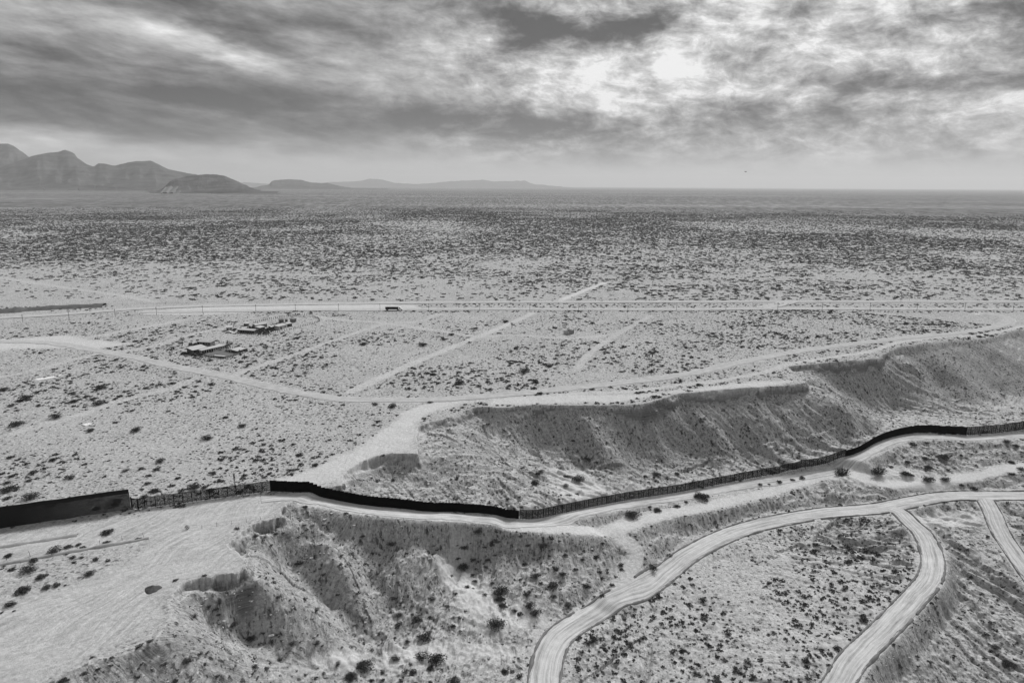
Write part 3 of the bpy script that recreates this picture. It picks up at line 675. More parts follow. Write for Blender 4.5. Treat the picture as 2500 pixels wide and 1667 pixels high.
for k, off in (('lower_main_road', .14), ('side_branch_road', .17), ('far_right_road', .20), ('fence_road', .12), ('main_dirt_road', .16)):
    P_, L_, hw, br = RPL[k]
    ribbon(k, densify(L_, .7), hw, M_DIRTROAD if k != 'main_dirt_road' else M_DIRTTRACK, off, 13, .9 if br == 2 else 1.5)
for k, (L_, hw) in HWAY.items(): ribbon(k, densify(L_, 3.0), hw, M_ASPHALT, .3 if k == 'far_highway' else .26, 7, .1)
_cr = hl([(1745, 709), (1775, 703), (1800, 697), (1815, 693)]); ribbon('highway_crossover', densify(_cr, 3.0), 7.0, M_ASPHALT, .34, 5, .1)

# asphalt kerbs along the graded roads, dark tone painting in their shadow side
M_KERB = mat_simple('weathered_shaded_kerb', .17, 1.0, .75, .35)
def berm(name, P, w, h, mat, kind='structure', rag=.3):
    """a rounded bank along a line"""
    N = normals2(P); s = np.concatenate([[0], np.cumsum(np.hypot(*np.diff(P[:, :2], axis=0).T))])
    off = np.array([-1.0, -.55, 0, .55, 1.0]) * w; hh = np.array([-.25, .7, 1.0, .7, -.25]) * h
    nz = fbm(s / 2.2, s * 0 + 1.7, 3, 12)
    X = P[:, 0:1] + N[:, 0:1] * (off[None] * (1 + rag * nz[:, None])); Y = P[:, 1:2] + N[:, 1:2] * (off[None] * (1 + rag * nz[:, None]))
    Z = ground(X, Y) + np.where(hh[None] > 0, hh[None] * (1 + rag * 1.2 * nz[:, None]), hh[None]) + .1
    n, c = X.shape; i0 = np.arange(n - 1)[:, None] * c + np.arange(c - 1)[None]
    f = np.stack([i0, i0 + c, i0 + c + 1, i0 + 1], -1).reshape(-1, 4)
    o = mesh_obj(name, np.stack([X.ravel(), Y.ravel(), Z.ravel()], 1), f, mat, smooth=True)
    if o.data.polygons[len(o.data.polygons) // 2].normal.z < 0: o.data.flip_normals()
    return tag(o, kind=kind)
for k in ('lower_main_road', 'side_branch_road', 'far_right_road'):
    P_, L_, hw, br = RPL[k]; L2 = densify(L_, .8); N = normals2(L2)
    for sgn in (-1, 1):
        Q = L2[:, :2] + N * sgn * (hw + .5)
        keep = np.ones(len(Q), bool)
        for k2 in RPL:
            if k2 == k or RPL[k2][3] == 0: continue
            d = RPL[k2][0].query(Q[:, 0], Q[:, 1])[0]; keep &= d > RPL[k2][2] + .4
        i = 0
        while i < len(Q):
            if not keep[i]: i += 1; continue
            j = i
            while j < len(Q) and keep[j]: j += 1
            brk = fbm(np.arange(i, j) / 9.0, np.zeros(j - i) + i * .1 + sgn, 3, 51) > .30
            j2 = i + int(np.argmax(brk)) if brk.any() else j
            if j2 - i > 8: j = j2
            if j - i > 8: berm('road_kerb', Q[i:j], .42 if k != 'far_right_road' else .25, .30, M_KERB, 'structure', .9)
            i = j + (3 if j < len(Q) and keep[min(j, len(Q) - 1)] else 0)

# ------------------------------------------------------------------ mountains
def mountain_mat():
    m = bpy.data.materials.new('mountain_rock'); m.use_nodes = True; t = NT(m.node_tree); b = t.n['Principled BSDF']
    pos = t.new('ShaderNodeNewGeometry').outputs['Position']; x, y, z = t.sep(pos)
    n1 = t.noise(pos, .006, 9, .72); n2 = t.noise(t.comb(t.m('MULTIPLY', x, .0015), t.m('MULTIPLY', y, .0015), t.m('MULTIPLY', z, .03)), 1.0, 5, .6)
    v = t.m('ADD', .08, t.m('ADD', t.m('MULTIPLY', t.m('SUBTRACT', n1, .5), .24), t.m('MULTIPLY', t.m('SUBTRACT', n2, .5), .20)))
    v = t.m('MAXIMUM', v, .03)
    t.put(b.inputs['Base Color'], v); b.inputs['Roughness'].default_value = 1; b.inputs['Specular IOR Level'].default_value = 0
    return m
M_MTN = mountain_mat()
def mountain(name, prof, D, front, back, seed, label):
    pr = np.array(prof, float)
    px = np.linspace(pr[0, 0], pr[-1, 0], 260); py = np.interp(px, pr[:, 0], pr[:, 1]) + 0.9 * fbm(px / 9, px * 0 + seed, 4, seed)
    d = ray(px, py); t = D / d[:, 1]; X0 = d[:, 0] * t; ZR = np.maximum(CAMZ + d[:, 2] * t, 5)
    rows = np.concatenate([np.linspace(-1, 0, 34), np.linspace(.08, 1, 10)])
    X = np.zeros((len(rows), len(px))); Y = X.copy(); Z = X.copy()
    for i, w in enumerate(rows):
        dep = w * (front if w < 0 else back)
        f = (1 - abs(w)) ** 1.35
        gul = fbm(X0 / (D * .022), np.full(len(px), w * 2.0 + seed), 5, seed + 3)
        prof_h = ZR * f * (1 + .75 * gul * (1 - f) * 1.6) if abs(w) > 1e-6 else ZR
        X[i] = X0 * (1 + dep / D); Y[i] = D + dep + front * .10 * gul * (1 - (1 - abs(w)) ** 2)
        Z[i] = np.maximum(prof_h, 0) - (6 if abs(w) > .97 else 0)
    c = len(px); i0 = np.arange(len(rows) - 1)[:, None] * c + np.arange(c - 1)[None]
    f = np.stack([i0, i0 + 1, i0 + c + 1, i0 + c], -1).reshape(-1, 4)
    o = mesh_obj(name, np.stack([X.ravel(), Y.ravel(), Z.ravel()], 1), f, M_MTN, smooth=True)
    tag(o, label, kind='structure'); return o
mountain('mountain', [(-700, 420), (-400, 380), (-200, 352), (-60, 338), (0, 330), (18, 330), (32, 336), (45, 345), (68, 361), (110, 385), (160, 410), (220, 440)], 14000, 2600, 2600, 3, 'highest domed mountain cut by the left edge')
mountain('mountain', [(-500, 425), (-200, 410), (-60, 395), (0, 384), (40, 371), (75, 358), (110, 351), (135, 349), (148, 344), (160, 348), (172, 353), (177, 363), (200, 378), (216, 383), (225, 375), (240, 376), (262, 381), (290, 374), (315, 370), (330, 371), (345, 369), (362, 376), (385, 388), (420, 396), (450, 401), (480, 410), (530, 424), (600, 441)], 12000, 2600, 2500, 8, 'long ridge of dark peaks left of the lone hill')
mountain('hill', [(340, 448), (375, 432), (390, 417), (405, 411), (430, 405), (470, 400), (500, 401), (515, 404), (545, 416), (575, 430), (600, 440), (640, 449)], 8600, 1400, 1500, 15, 'rounded dark hill standing in front of the ridge')
mountain('hill', [(560, 437), (600, 427), (618, 424), (624, 417), (632, 414), (660, 412), (690, 413), (715, 419), (740, 421), (752, 420), (775, 426), (820, 434), (890, 440)], 17000, 2200, 2500, 21, 'pale flat topped hill right of the dark hill')
mountain('mountain', [(520, 426), (560, 418), (600, 421), (650, 424), (700, 422), (750, 419), (800, 417), (830, 415), (850, 410), (880, 413), (905, 420), (950, 423), (1000, 420), (1040, 416), (1110, 413), (1135, 417), (1160, 416), (1205, 415), (1225, 423), (1245, 424), (1270, 427), (1320, 431)], 36000, 3500, 3500, 30, 'faint far range on the horizon left of centre')

_ft = hl([(560, 560), (640, 530), (720, 497), (780, 471), (815, 457)]); ribbon('far_faint_track', densify(_ft, 12.0), 2.6, mat_simple('faint_track_sand', .27), .25, 3, .8)
def quarry():
    V = []
    for yb, D in ((443, 7000), (429, 7350)):
        for k, pxx in enumerate(np.linspace(372, 404, 9)):
            d = ray(pxx + (8 if yb < 440 else -4) + 3 * math.sin(k * 2.2), yb + 2.0 * math.sin(k * 1.7)); t = D / d[1]; V.append((d[0] * t, D, CAMZ + d[2] * t))
    V += [(a, b + 60, c - 40) for a, b, c in V]
    F = [(i, i + 1, i + 10, i + 9) for i in range(8)] + [(i + 18, i + 27, i + 28, i + 19) for i in range(8)] + [(i + 1, i, i + 18, i + 19) for i in range(8)]
    o = mesh_obj('quarry_scar', V, F, mat_simple('quarried_rock', .16, 1, .4, .02)); tag(o, kind='structure')
quarry()

# ------------------------------------------------------------------ vegetation
def veg_mat(name, val, var=.5):
    m = bpy.data.materials.new(name); m.use_nodes = True; t = NT(m.node_tree); b = t.n['Principled BSDF']
    oi = t.new('ShaderNodeObjectInfo').outputs['Random']; pos = t.new('ShaderNodeTexCoord').outputs['Object']
    nz = t.noise(pos, 2.2, 3, .6)
    v = t.m('MULTIPLY', t.m('MULTIPLY', val, t.m('ADD', 1 - var * .5, t.m('MULTIPLY', oi, var))), t.m('ADD', .55, t.m('MULTIPLY', nz, .9)))
    t.put(b.inputs['Base Color'], v); b.inputs['Roughness'].default_value = .9; b.inputs['Specular IOR Level'].default_value = .05
    return m
M_LEAF = veg_mat('creosote_leaf', .072); M_DRY = veg_mat('dry_twig', .085); M_PALE = veg_mat('pale_brush', .17); M_STEM = veg_mat('bark', .06)
def leaf_quads(n, size, rnd, shape, clumps):
    """small leaf clumps filling a lumpy dome"""
    V = []; F = []
    for i in range(n):
        c = clumps[rnd.integers(len(clumps))]
        d = rnd.normal(size=3); d /= np.linalg.norm(d); d[2] = abs(d[2]) * .9
        rad = c[3] * ((.45 + .55 * rnd.random() ** .5) if rnd.random() < .82 else (1.0 + .45 * rnd.random()))
        p = np.array([c[0], c[1], c[2]]) + d * rad
        p[2] = max(p[2] * shape, .02)
        a = rnd.normal(size=3); a /= np.linalg.norm(a); b = np.cross(a, rnd.normal(size=3)); b /= np.linalg.norm(b) + 1e-9
        s = size * (.6 + .8 * rnd.random())
        k = len(V); V += [p - a * s, p + b * s * .6, p + a * s, p - b * s * .6]; F.append((k, k + 1, k + 2, k + 3))
    return V, F
def twigs(n, rnd, spread=1.0, hgt=1.0, w=.035):
    V = []; F = []
    for i in range(n):
        a = rnd.random() * 6.28; l = .6 + .5 * rnd.random(); e = np.array([math.cos(a) * l * spread * rnd.random() ** .5, math.sin(a) * l * spread * rnd.random() ** .5, hgt * (.5 + .6 * rnd.random())])
        m_ = e * .5 + np.array([e[0] * .15, e[1] * .15, -.05]); q = np.array([-math.sin(a), math.cos(a), 0]) * w
        u = np.array([0, 0, 1]) * w
        k = len(V); V += [q * 1.5, -q * 1.5, m_ - q, m_ + q, e, u * 1.5, m_ + u]
        F += [(k, k + 1, k + 2, k + 3), (k + 3, k + 2, k + 4), (k, k + 5, k + 6, k + 2), (k + 2, k + 6, k + 4)]
    return V, F
def bush_parts(seed, n, size, shape, nclump=7, spread=.55):
    rnd = np.random.default_rng(seed)
    cl = [(0, 0, .28, .52)] + [(math.cos(a) * spread * (.5 + .6 * rnd.random()), math.sin(a) * spread * (.5 + .6 * rnd.random()), .12 + .3 * rnd.random(), .28 + .22 * rnd.random()) for a in np.linspace(0, 6.28, nclump) + rnd.random()]
    return leaf_quads(n, size, rnd, shape, cl), twigs(14, rnd, .8, .75 * shape)
def join_vf(*vf):
    V = []; F = []
    for v, f in vf:
        k = len(V); V += list(v); F += [tuple(i + k for i in q) for q in f]
    return V, F
def mk_mesh(name, vf, mat):
    me = bpy.data.meshes.new(name); me.from_pydata([tuple(map(float, p)) for p in vf[0]], [], vf[1]); me.materials.append(mat); me.update(); return me
HERO = [(lambda p: (mk_mesh('foliage', p[0], M_LEAF), mk_mesh('stems', p[1], M_STEM)))(bush_parts(100 + i, 800, .062, (.95, .75, .85, .65)[i], 8)) for i in range(4)]
MIDB = [mk_mesh('desert_bush', join_vf(*bush_parts(200 + i, 260, .095, (.9, .65, .75, .55, .8)[i], 6)), M_LEAF) for i in range(5)]
def spiky(seed, n):
    rnd = np.random.default_rng(seed); a = twigs(n, rnd, 1.0, .7, .012)
    lv = leaf_quads(260, .06, rnd, .7, [(0, 0, .2, .6), (.4, .1, .2, .35), (-.3, -.3, .2, .4)])
    return join_vf(a, lv)
DRYM = [mk_mesh('dry_bush', spiky(300 + i, 110), M_DRY) for i in range(3)]
PALEM = [mk_mesh('pale_bush', spiky(310 + i, 90), M_PALE) for i in range(2)]

LIB = bpy.data.collections.new('plant_library')      # not linked to the scene: sources of the scattered scrub only
def lib(name, me):
    o = bpy.data.objects.new(name, me); LIB.objects.link(o); return o
LIBN = []
M_FAR = veg_mat('mesquite_leaf', .125)
for i in range(4): LIBN.append(lib('a%02d' % i, mk_mesh('scrub', bush_parts(400 + i, 46, .24, (.7, .5, .6, .45)[i], 5, .6)[0], M_LEAF)))
for i in range(3): LIBN.append(lib('b%02d' % i, mk_mesh('tuft', bush_parts(450 + i, 22, .34, .6, 3, .4)[0], M_DRY)))
for i in range(3): LIBN.append(lib('c%02d' % i, mk_mesh('low_mound', bush_parts(470 + i, 30, .36, .42, 5, .7)[0], M_FAR)))

def scatter_obj(name, P, sc, rot, kind_idx, label, zs=None):
    me = bpy.data.meshes.new(name); me.vertices.add(len(P)); me.vertices.foreach_set('co', np.asarray(P, np.float32).ravel())
    a = me.attributes.new('psc', 'FLOAT_VECTOR', 'POINT')
    sv = np.stack([sc, sc, sc if zs is None else sc * zs], 1); a.data.foreach_set('vector', sv.astype(np.float32).ravel())
    a = me.attributes.new('prot', 'FLOAT_VECTOR', 'POINT'); rv = np.zeros((len(P), 3)); rv[:, 2] = rot; a.data.foreach_set('vector', rv.astype(np.float32).ravel())
    a = me.attributes.new('pk', 'INT', 'POINT'); a.data.foreach_set('value', np.asarray(kind_idx, np.int32))
    me.update()
    o = bpy.data.objects.new(name, me); COL.objects.link(o)
    ng = bpy.data.node_groups.new(name, 'GeometryNodeTree'); ng.interface.new_socket('Geometry', in_out='INPUT', socket_type='NodeSocketGeometry'); ng.interface.new_socket('Geometry', in_out='OUTPUT', socket_type='NodeSocketGeometry')
    N = ng.nodes; L = ng.links; gi = N.new('NodeGroupInput'); go = N.new('NodeGroupOutput')
    ci = N.new('GeometryNodeCollectionInfo'); ci.inputs['Collection'].default_value = LIB; ci.inputs['Separate Children'].default_value = True; ci.inputs['Reset Children'].default_value = True
    ip = N.new('GeometryNodeInstanceOnPoints'); ip.inputs['Pick Instance'].default_value = True
    def at(nm, dt):
        n = N.new('GeometryNodeInputNamedAttribute'); n.data_type = dt; n.inputs['Name'].default_value = nm; return n.outputs[0]
    L.new(gi.outputs[0], ip.inputs['Points']); L.new(ci.outputs[0], ip.inputs['Instance'])
    L.new(at('pk', 'INT'), ip.inputs['Instance Index']); L.new(at('psc', 'FLOAT_VECTOR'), ip.inputs['Scale'])
    e2 = N.new('FunctionNodeEulerToRotation'); L.new(at('prot', 'FLOAT_VECTOR'), e2.inputs[0]); L.new(e2.outputs[0], ip.inputs['Rotation'])
    L.new(ip.outputs[0], go.inputs[0])
    md = o.modifiers.new('scatter', 'NODES'); md.node_group = ng
    tag(o, label, name.replace('_', ' '), kind='stuff'); return o

# bushes one can point at: picture x, picture y of the foot, width in picture units, kind (l leafy, d dry twigs, p pale), special label
B = []
def bl(txt, kind='l'):
    for q in txt.split():
        a = q.split(','); B.append([float(a[0]), float(a[1]), float(a[2]), a[3] if len(a) > 3 else kind])
bl('65,1312,36 205,1320,27 95,1327,30 54,1358,40 108,1350,24 130,1345,22 27,1309,20 126,1268,34 156,1257,22 180,1252,16 191,1259,18 20,1277,22 247,1225,34 317,1238,15 245,1247,20 171,1292,14 187,1281,12 220,1286,18 248,1288,14 167,1281,16 23,1391,26 4,1407,10 32,1403,9 150,1344,9 470,1322,14 403,1333,14')
bl('479,1393,16 504,1385,10 497,1400,18 502,1412,15 572,1367,11 545,1367,8 378,1526,20 320,1486,20 344,1474,16 459,1502,15 475,1499,14 432,1519,26 470,1526,18 446,1416,20,d 536,1436,24 576,1468,28 623,1439,10 605,1454,11 634,1459,13 670,1479,28,d 727,1479,26,d 644,1515,20,d 641,1371,22,d 727,1403,24,d 688,1295,28,d 743,1321,14 776,1366,13 545,1214,16,d 587,1231,18 608,1234,11 634,1227,14 650,1225,12 623,1252,11 702,1166,14 794,1180,13 832,1231,16')
bl('806,1558,32 832,1530,34 499,1555,20 526,1555,12 403,1565,18 317,1555,18 144,1565,28 194,1547,20 225,1537,13 257,1511,13 256,1529,12 211,1510,11 612,1537,18 743,1547,13 724,1558,14 580,1547,11')
bl('929,1238,8 900,1252,25 1066,1259,26 1086,1285,21 1120,1286,15 1050,1283,16 1064,1306,30 1116,1303,13 1037,1324,11 1086,1321,14 1073,1348,16 1086,1351,9 1091,1335,14 1141,1245,18 1129,1252,14 1113,1256,14 1141,1222,9 1098,1223,26 1150,1364,42 1147,1378,28 1154,1393,25 1131,1339,14 1210,1366,26,d 1195,1331,11 1181,1331,10 1114,1366,14 1206,1297,18 1212,1252,18 1194,1234,11 1248,1256,32 1266,1238,16 1285,1243,9 1296,1277,22 1276,1308,26,d 1294,1321,22 1231,1326,26 1271,1346,32 1338,1285,15 1368,1281,22 1323,1308,16 1426,1299,18 1428,1308,14 1406,1344,16 1347,1349,22 1271,1371,18 1384,1369,18 1305,1393,23 1383,1328,14')
bl('1217,1394,30 1194,1411,22 1181,1403,18 1230,1412,32 1138,1439,44 1068,1402,11 978,1468,38 936,1474,16 907,1465,11 916,1436,22 916,1414,22 904,1376,16 922,1384,13 947,1411,12 958,1425,28 988,1418,14 1028,1393,14 1046,1364,14 1001,1519,46 969,1511,32 987,1537,22 907,1515,25 942,1526,14 949,1544,22 839,1537,42 807,1555,30 877,1544,18 879,1562,14 1159,1544,24 1041,1570,32 922,1564,16 776,1526,22,d 1537,1277,18 1498,1306,27')
bl('1451,1187,40 1510,1173,24 1555,1164,18 1575,1153,11 1599,1141,16 1350,1056,24 1329,1105,32 1302,1094,20 1235,1092,18 1300,1117,22,p 1305,1139,22,p 1325,1135,14 1228,1112,28 1509,1092,24 1555,1090,16 1530,1099,12 1480,1096,15 1316,1012,14 1325,985,9 1208,978,9')
bl('1612,1144,42 1934,1090,50,d 2017,1088,50,d 2081,1092,32 2132,1106,32 2171,1104,24 2133,1076,24 2085,1063,18 2047,1072,12 2177,1081,11 2126,1054,20 2168,1054,30 2096,1022,22 2128,1018,12 2312,1016,22,d 2306,1042,12 2324,1063,18 2333,1025,18 2209,1115,15 2238,1124,20 2322,1090,20 2346,1079,22,d 1746,1114,14 1766,1112,10 1790,1108,18 1820,1103,14 1842,1099,18 1930,1160,13')
bl('1847,1371,18 1910,1342,13 1952,1290,20 2016,1274,22 2087,1306,14 2058,1313,18 1982,1382,22 1923,1490,22 1673,1457,18 1984,1425,26 1847,1517,18 1689,1535,16 1703,1546,14 1603,1526,14 1647,1568,22 1613,1378,18 1513,1373,16 1865,1434,16 2315,1529,36 2285,1490,22')
bl('232,893,30 58,917,28 27,933,19 88,933,14 122,937,14 227,929,26 171,924,22 128,960,28 36,978,32 209,990,22 10,897,26 313,990,26 475,1009,26 518,960,17 556,980,22 369,1061,24 288,1082,20,p 326,1077,18 342,1093,16 360,1079,20 340,1111,18 355,1129,26 446,1122,32 562,1093,18 619,1088,14 607,1097,14 70,1145,36 20,1127,36 265,1158,32 119,1163,28 330,1142,20 504,1106,14 410,1099,16 304,944,14 266,971,14 394,881,16 349,884,14')
bl('1055,882,26 1260,842,18 1161,740,16 1037,770,18 1019,781,14 972,794,24 1203,855,24 835,792,22 1361,743,14 1100,888,16 1120,878,14 880,1052,12 862,930,16 902,935,22 988,925,14 1240,905,20 1360,895,14 454,782,10 497,783,11 496,752,12 602,851,9 1500,812,14')
B = np.array([[a, b, c, 'ldp'.index(k)] for a, b, c, k in B], float)
bx, by, bz = hit(B[:, 0], B[:, 1])
_, _, bdep = proj(bx, by, bz)
BR = B[:, 2] * bdep / FPX / 2 * 1.08

# scattered scrub by zone
def cand(rmin, rmax, n, amax=42):
    th = np.radians(rng.uniform(-amax, amax, n)); r = np.sqrt(rng.uniform(rmin ** 2, rmax ** 2, n)); return r * np.sin(th), r * np.cos(th)
def area(rmin, rmax, amax=42): return math.radians(amax) * (rmax ** 2 - rmin ** 2)
roadd = lambda x, y: None
def road_clear(x, y, extra=.8):
    ok = np.ones(len(x), bool)
    for k, (P_, L_, hw, br) in RPL.items():
        m = P_.near(x, y, hw + 3)
        if m.any():
            mm = np.where(m)[0]; d = P_.query(x[mm], y[mm])[0]; ok[mm[d < hw + extra]] = False
    for k, (L_, hw) in HWAY.items():
        P_ = PL(L_[::3, :2]); m = P_.near(x, y, hw + 3); mm = np.where(m)[0]
        if len(mm): ok[mm[P_.query(x[mm], y[mm])[0] < hw + 2]] = False
    return ok
S = []   # x, y, radius, kind index, flatness
def sow(x, y, rad, kinds, flat=1.0):
    ok = road_clear(x, y); x = x[ok]; y = y[ok]; rad = rad[ok] if hasattr(rad, '__len__') else np.full(len(x), rad)
    S.append(np.stack([x, y, rad, rng.choice(kinds, len(x)), np.full(len(x), flat)], 1))
KA, KB, KC = [0, 1, 2, 3], [4, 5, 6], [7, 8, 9]
# 1. the wide plain beyond the highways
dmax = .085
n = int(area(600, 3600) * dmax); x, y = cand(600, 3600, n)
px, py, _ = proj(x, y, x * 0)
den = np.full(n, .85) * (1 - sstep(2200, 3600, np.hypot(x, y))) * (.45 + 1.0 * sstep(-.25, .35, fbm(x / 260, y / 260, 4, 71)))
den *= np.where(py > 640 - 40 * sstep(1000, 500, px), .52 + .4 * sstep(950, 1500, px), 1.0)
den *= 1 - .75 * sstep(.15, .4, fbm(x / 90, y / 60, 3, 75)) * (py > 600)
den *= 1 - .55 * np.exp(-((px - 1000) / 150) ** 2 - ((py - 535) / 22) ** 2)
den *= 1 + .5 * np.exp(-((px - 1550) / 350) ** 2 - ((py - 590) / 35) ** 2)
den *= np.clip(1300 / np.hypot(x, y), 0, 1) ** 1.1
keep = (py < 691 + 0 * px) & ((py < 686) | (px > 420)) & (rng.random(n) < den)
keep &= (fbm(x / 9, y / 9, 2, 77) > -.35)
x, y = x[keep], y[keep]; sow(x, y, (rng.lognormal(.02, .45, len(x)) * (1 + np.hypot(x, y) / 3500)).clip(.45, 3.0) * .9, KC, .75)
# 2. between the highways and along their verges
n = 16000; x, y = cand(520, 780, n); px, py, _ = proj(x, y, x * 0)
keep = ((py > 697) & (py < 707) & (px > 960) & (rng.random(n) < .8)) | ((py > 713) & (py < 717.5) & (px > 930) & (rng.random(n) < .9))
keep |= (py > 703) & (py < 716) & (px < 260) & (rng.random(n) < .9)
sow(x[keep], y[keep], rng.uniform(.4, 1.5, keep.sum()), KA + KB, .8)
# 3. the near plain up to the rim
n = int(area(210, 620) * .34); x, y = cand(210, 620, n); px, py, _ = proj(x, y, x * 0)
hi = inside(HIGH, x, y) & (RIMPL.query(x, y)[0] > 1.5)
yardm = edge_mask(YARD, x, y, 2) > .3
bh = np.zeros(n)
for poly, s in BARE_HIGH: bh = np.maximum(bh, edge_mask(poly, x, y, s))
cl = fbm(x / 45, y / 45, 4, 81); cl2 = fbm(x / 12, y / 12, 3, 82)
right = sstep(1300, 1900, px)
big_p = .145 * sstep(-.2, .4, cl) * (1 + 1.6 * right * (py < 800)) * (1 + 1.2 * ((py > 830) & (px > 900) & (px < 1700)))
small_p = .22 + .6 * sstep(-.15, .35, cl + .5 * cl2) + .8 * right * (py < 830) + .3 * ((py > 880) & (py < 1100) & (px > 480) & (px < 820))
u_ = rng.random(n); base = hi & ~yardm & (py > 713) & (bh < .4)
kb = base & (u_ < big_p * (.8 + .5 * (px < 900)))
sow(x[kb], y[kb], rng.lognormal(-.05, .35, kb.sum()).clip(.5, 2.2), KA, .8)
ks = base & (u_ > .25) & (u_ < .25 + small_p * (.8 + .5 * (px < 900)))
sow(x[ks], y[ks], rng.lognormal(-1.0, .42, ks.sum()).clip(.14, .8), KA[:2] + KB, .7)
# 4. slopes and low ground below the rims
n = int(area(140, 520) * .42); x, y = cand(140, 520, n)
low = ~inside(HIGH, x, y) & (RIMPL.query(x, y)[0] > 2.5); x = x[low]; y = y[low]; n = len(x)
z = ground(x, y); px, py, _ = proj(x, y, z)
inb = (px > -60) & (px < 2420) & (py < 1640); x, y, z, px, py = x[inb], y[inb], z[inb], px[inb], py[inb]; n = len(x)
cl = fbm(x / 16, y / 16, 4, 91); cl2 = fbm(x / 5, y / 5, 2, 92)
bp = np.zeros(n)
for poly, s in BARE_LOW: bp = np.maximum(bp, edge_mask(poly, x, y, s))
bench_d, _, bs, _ = RPL['lower_main_road'][0].query(x, y); sb_d, _, ss, _ = RPL['side_branch_road'][0].query(x, y)
bench = inside(pxpoly([(1300, 1570), (1330, 1450), (1480, 1365), (1640, 1250), (1800, 1195), (1930, 1180), (2040, 1200), (2110, 1280), (2090, 1360), (1960, 1480), (1880, 1600), (1300, 1640)], -33.5), x, y)
strip = inside(pxpoly([(1480, 1235), (1640, 1165), (1800, 1130), (1950, 1120), (2060, 1125), (1900, 1165), (1700, 1205)], -30), x, y)
dens = np.where(bench, .75 * sstep(-.3, .25, cl + .15), np.where(strip, .26, .14 + .16 * sstep(-.1, .4, cl)))
kb = (rng.random(n) < dens * .9) & (bp < .4)
size = np.where(bench | strip, rng.lognormal(-.58, .45, n), rng.lognormal(-.75, .42, n)).clip(.18, 1.4)
sow(x[kb], y[kb], size[kb], KA + [4], .85)
ks = (rng.random(n) < np.where(bench, .35, .30) * (1 - .8 * (bp > .4)) * sstep(-.5, .3, cl2)) & ~kb
sow(x[ks], y[ks], rng.uniform(.10, .26, ks.sum()), KB + [0], .8)
S = np.vstack(S)
SZ = ground(S[:, 0], S[:, 1])
spx, spy, sdep = proj(S[:, 0], S[:, 1], SZ)
onscr = (spx > 5) & (spx < 2347) & (spy < 1560) & (spy > 430)
print('SCATTER', len(S), time.time() - _t)

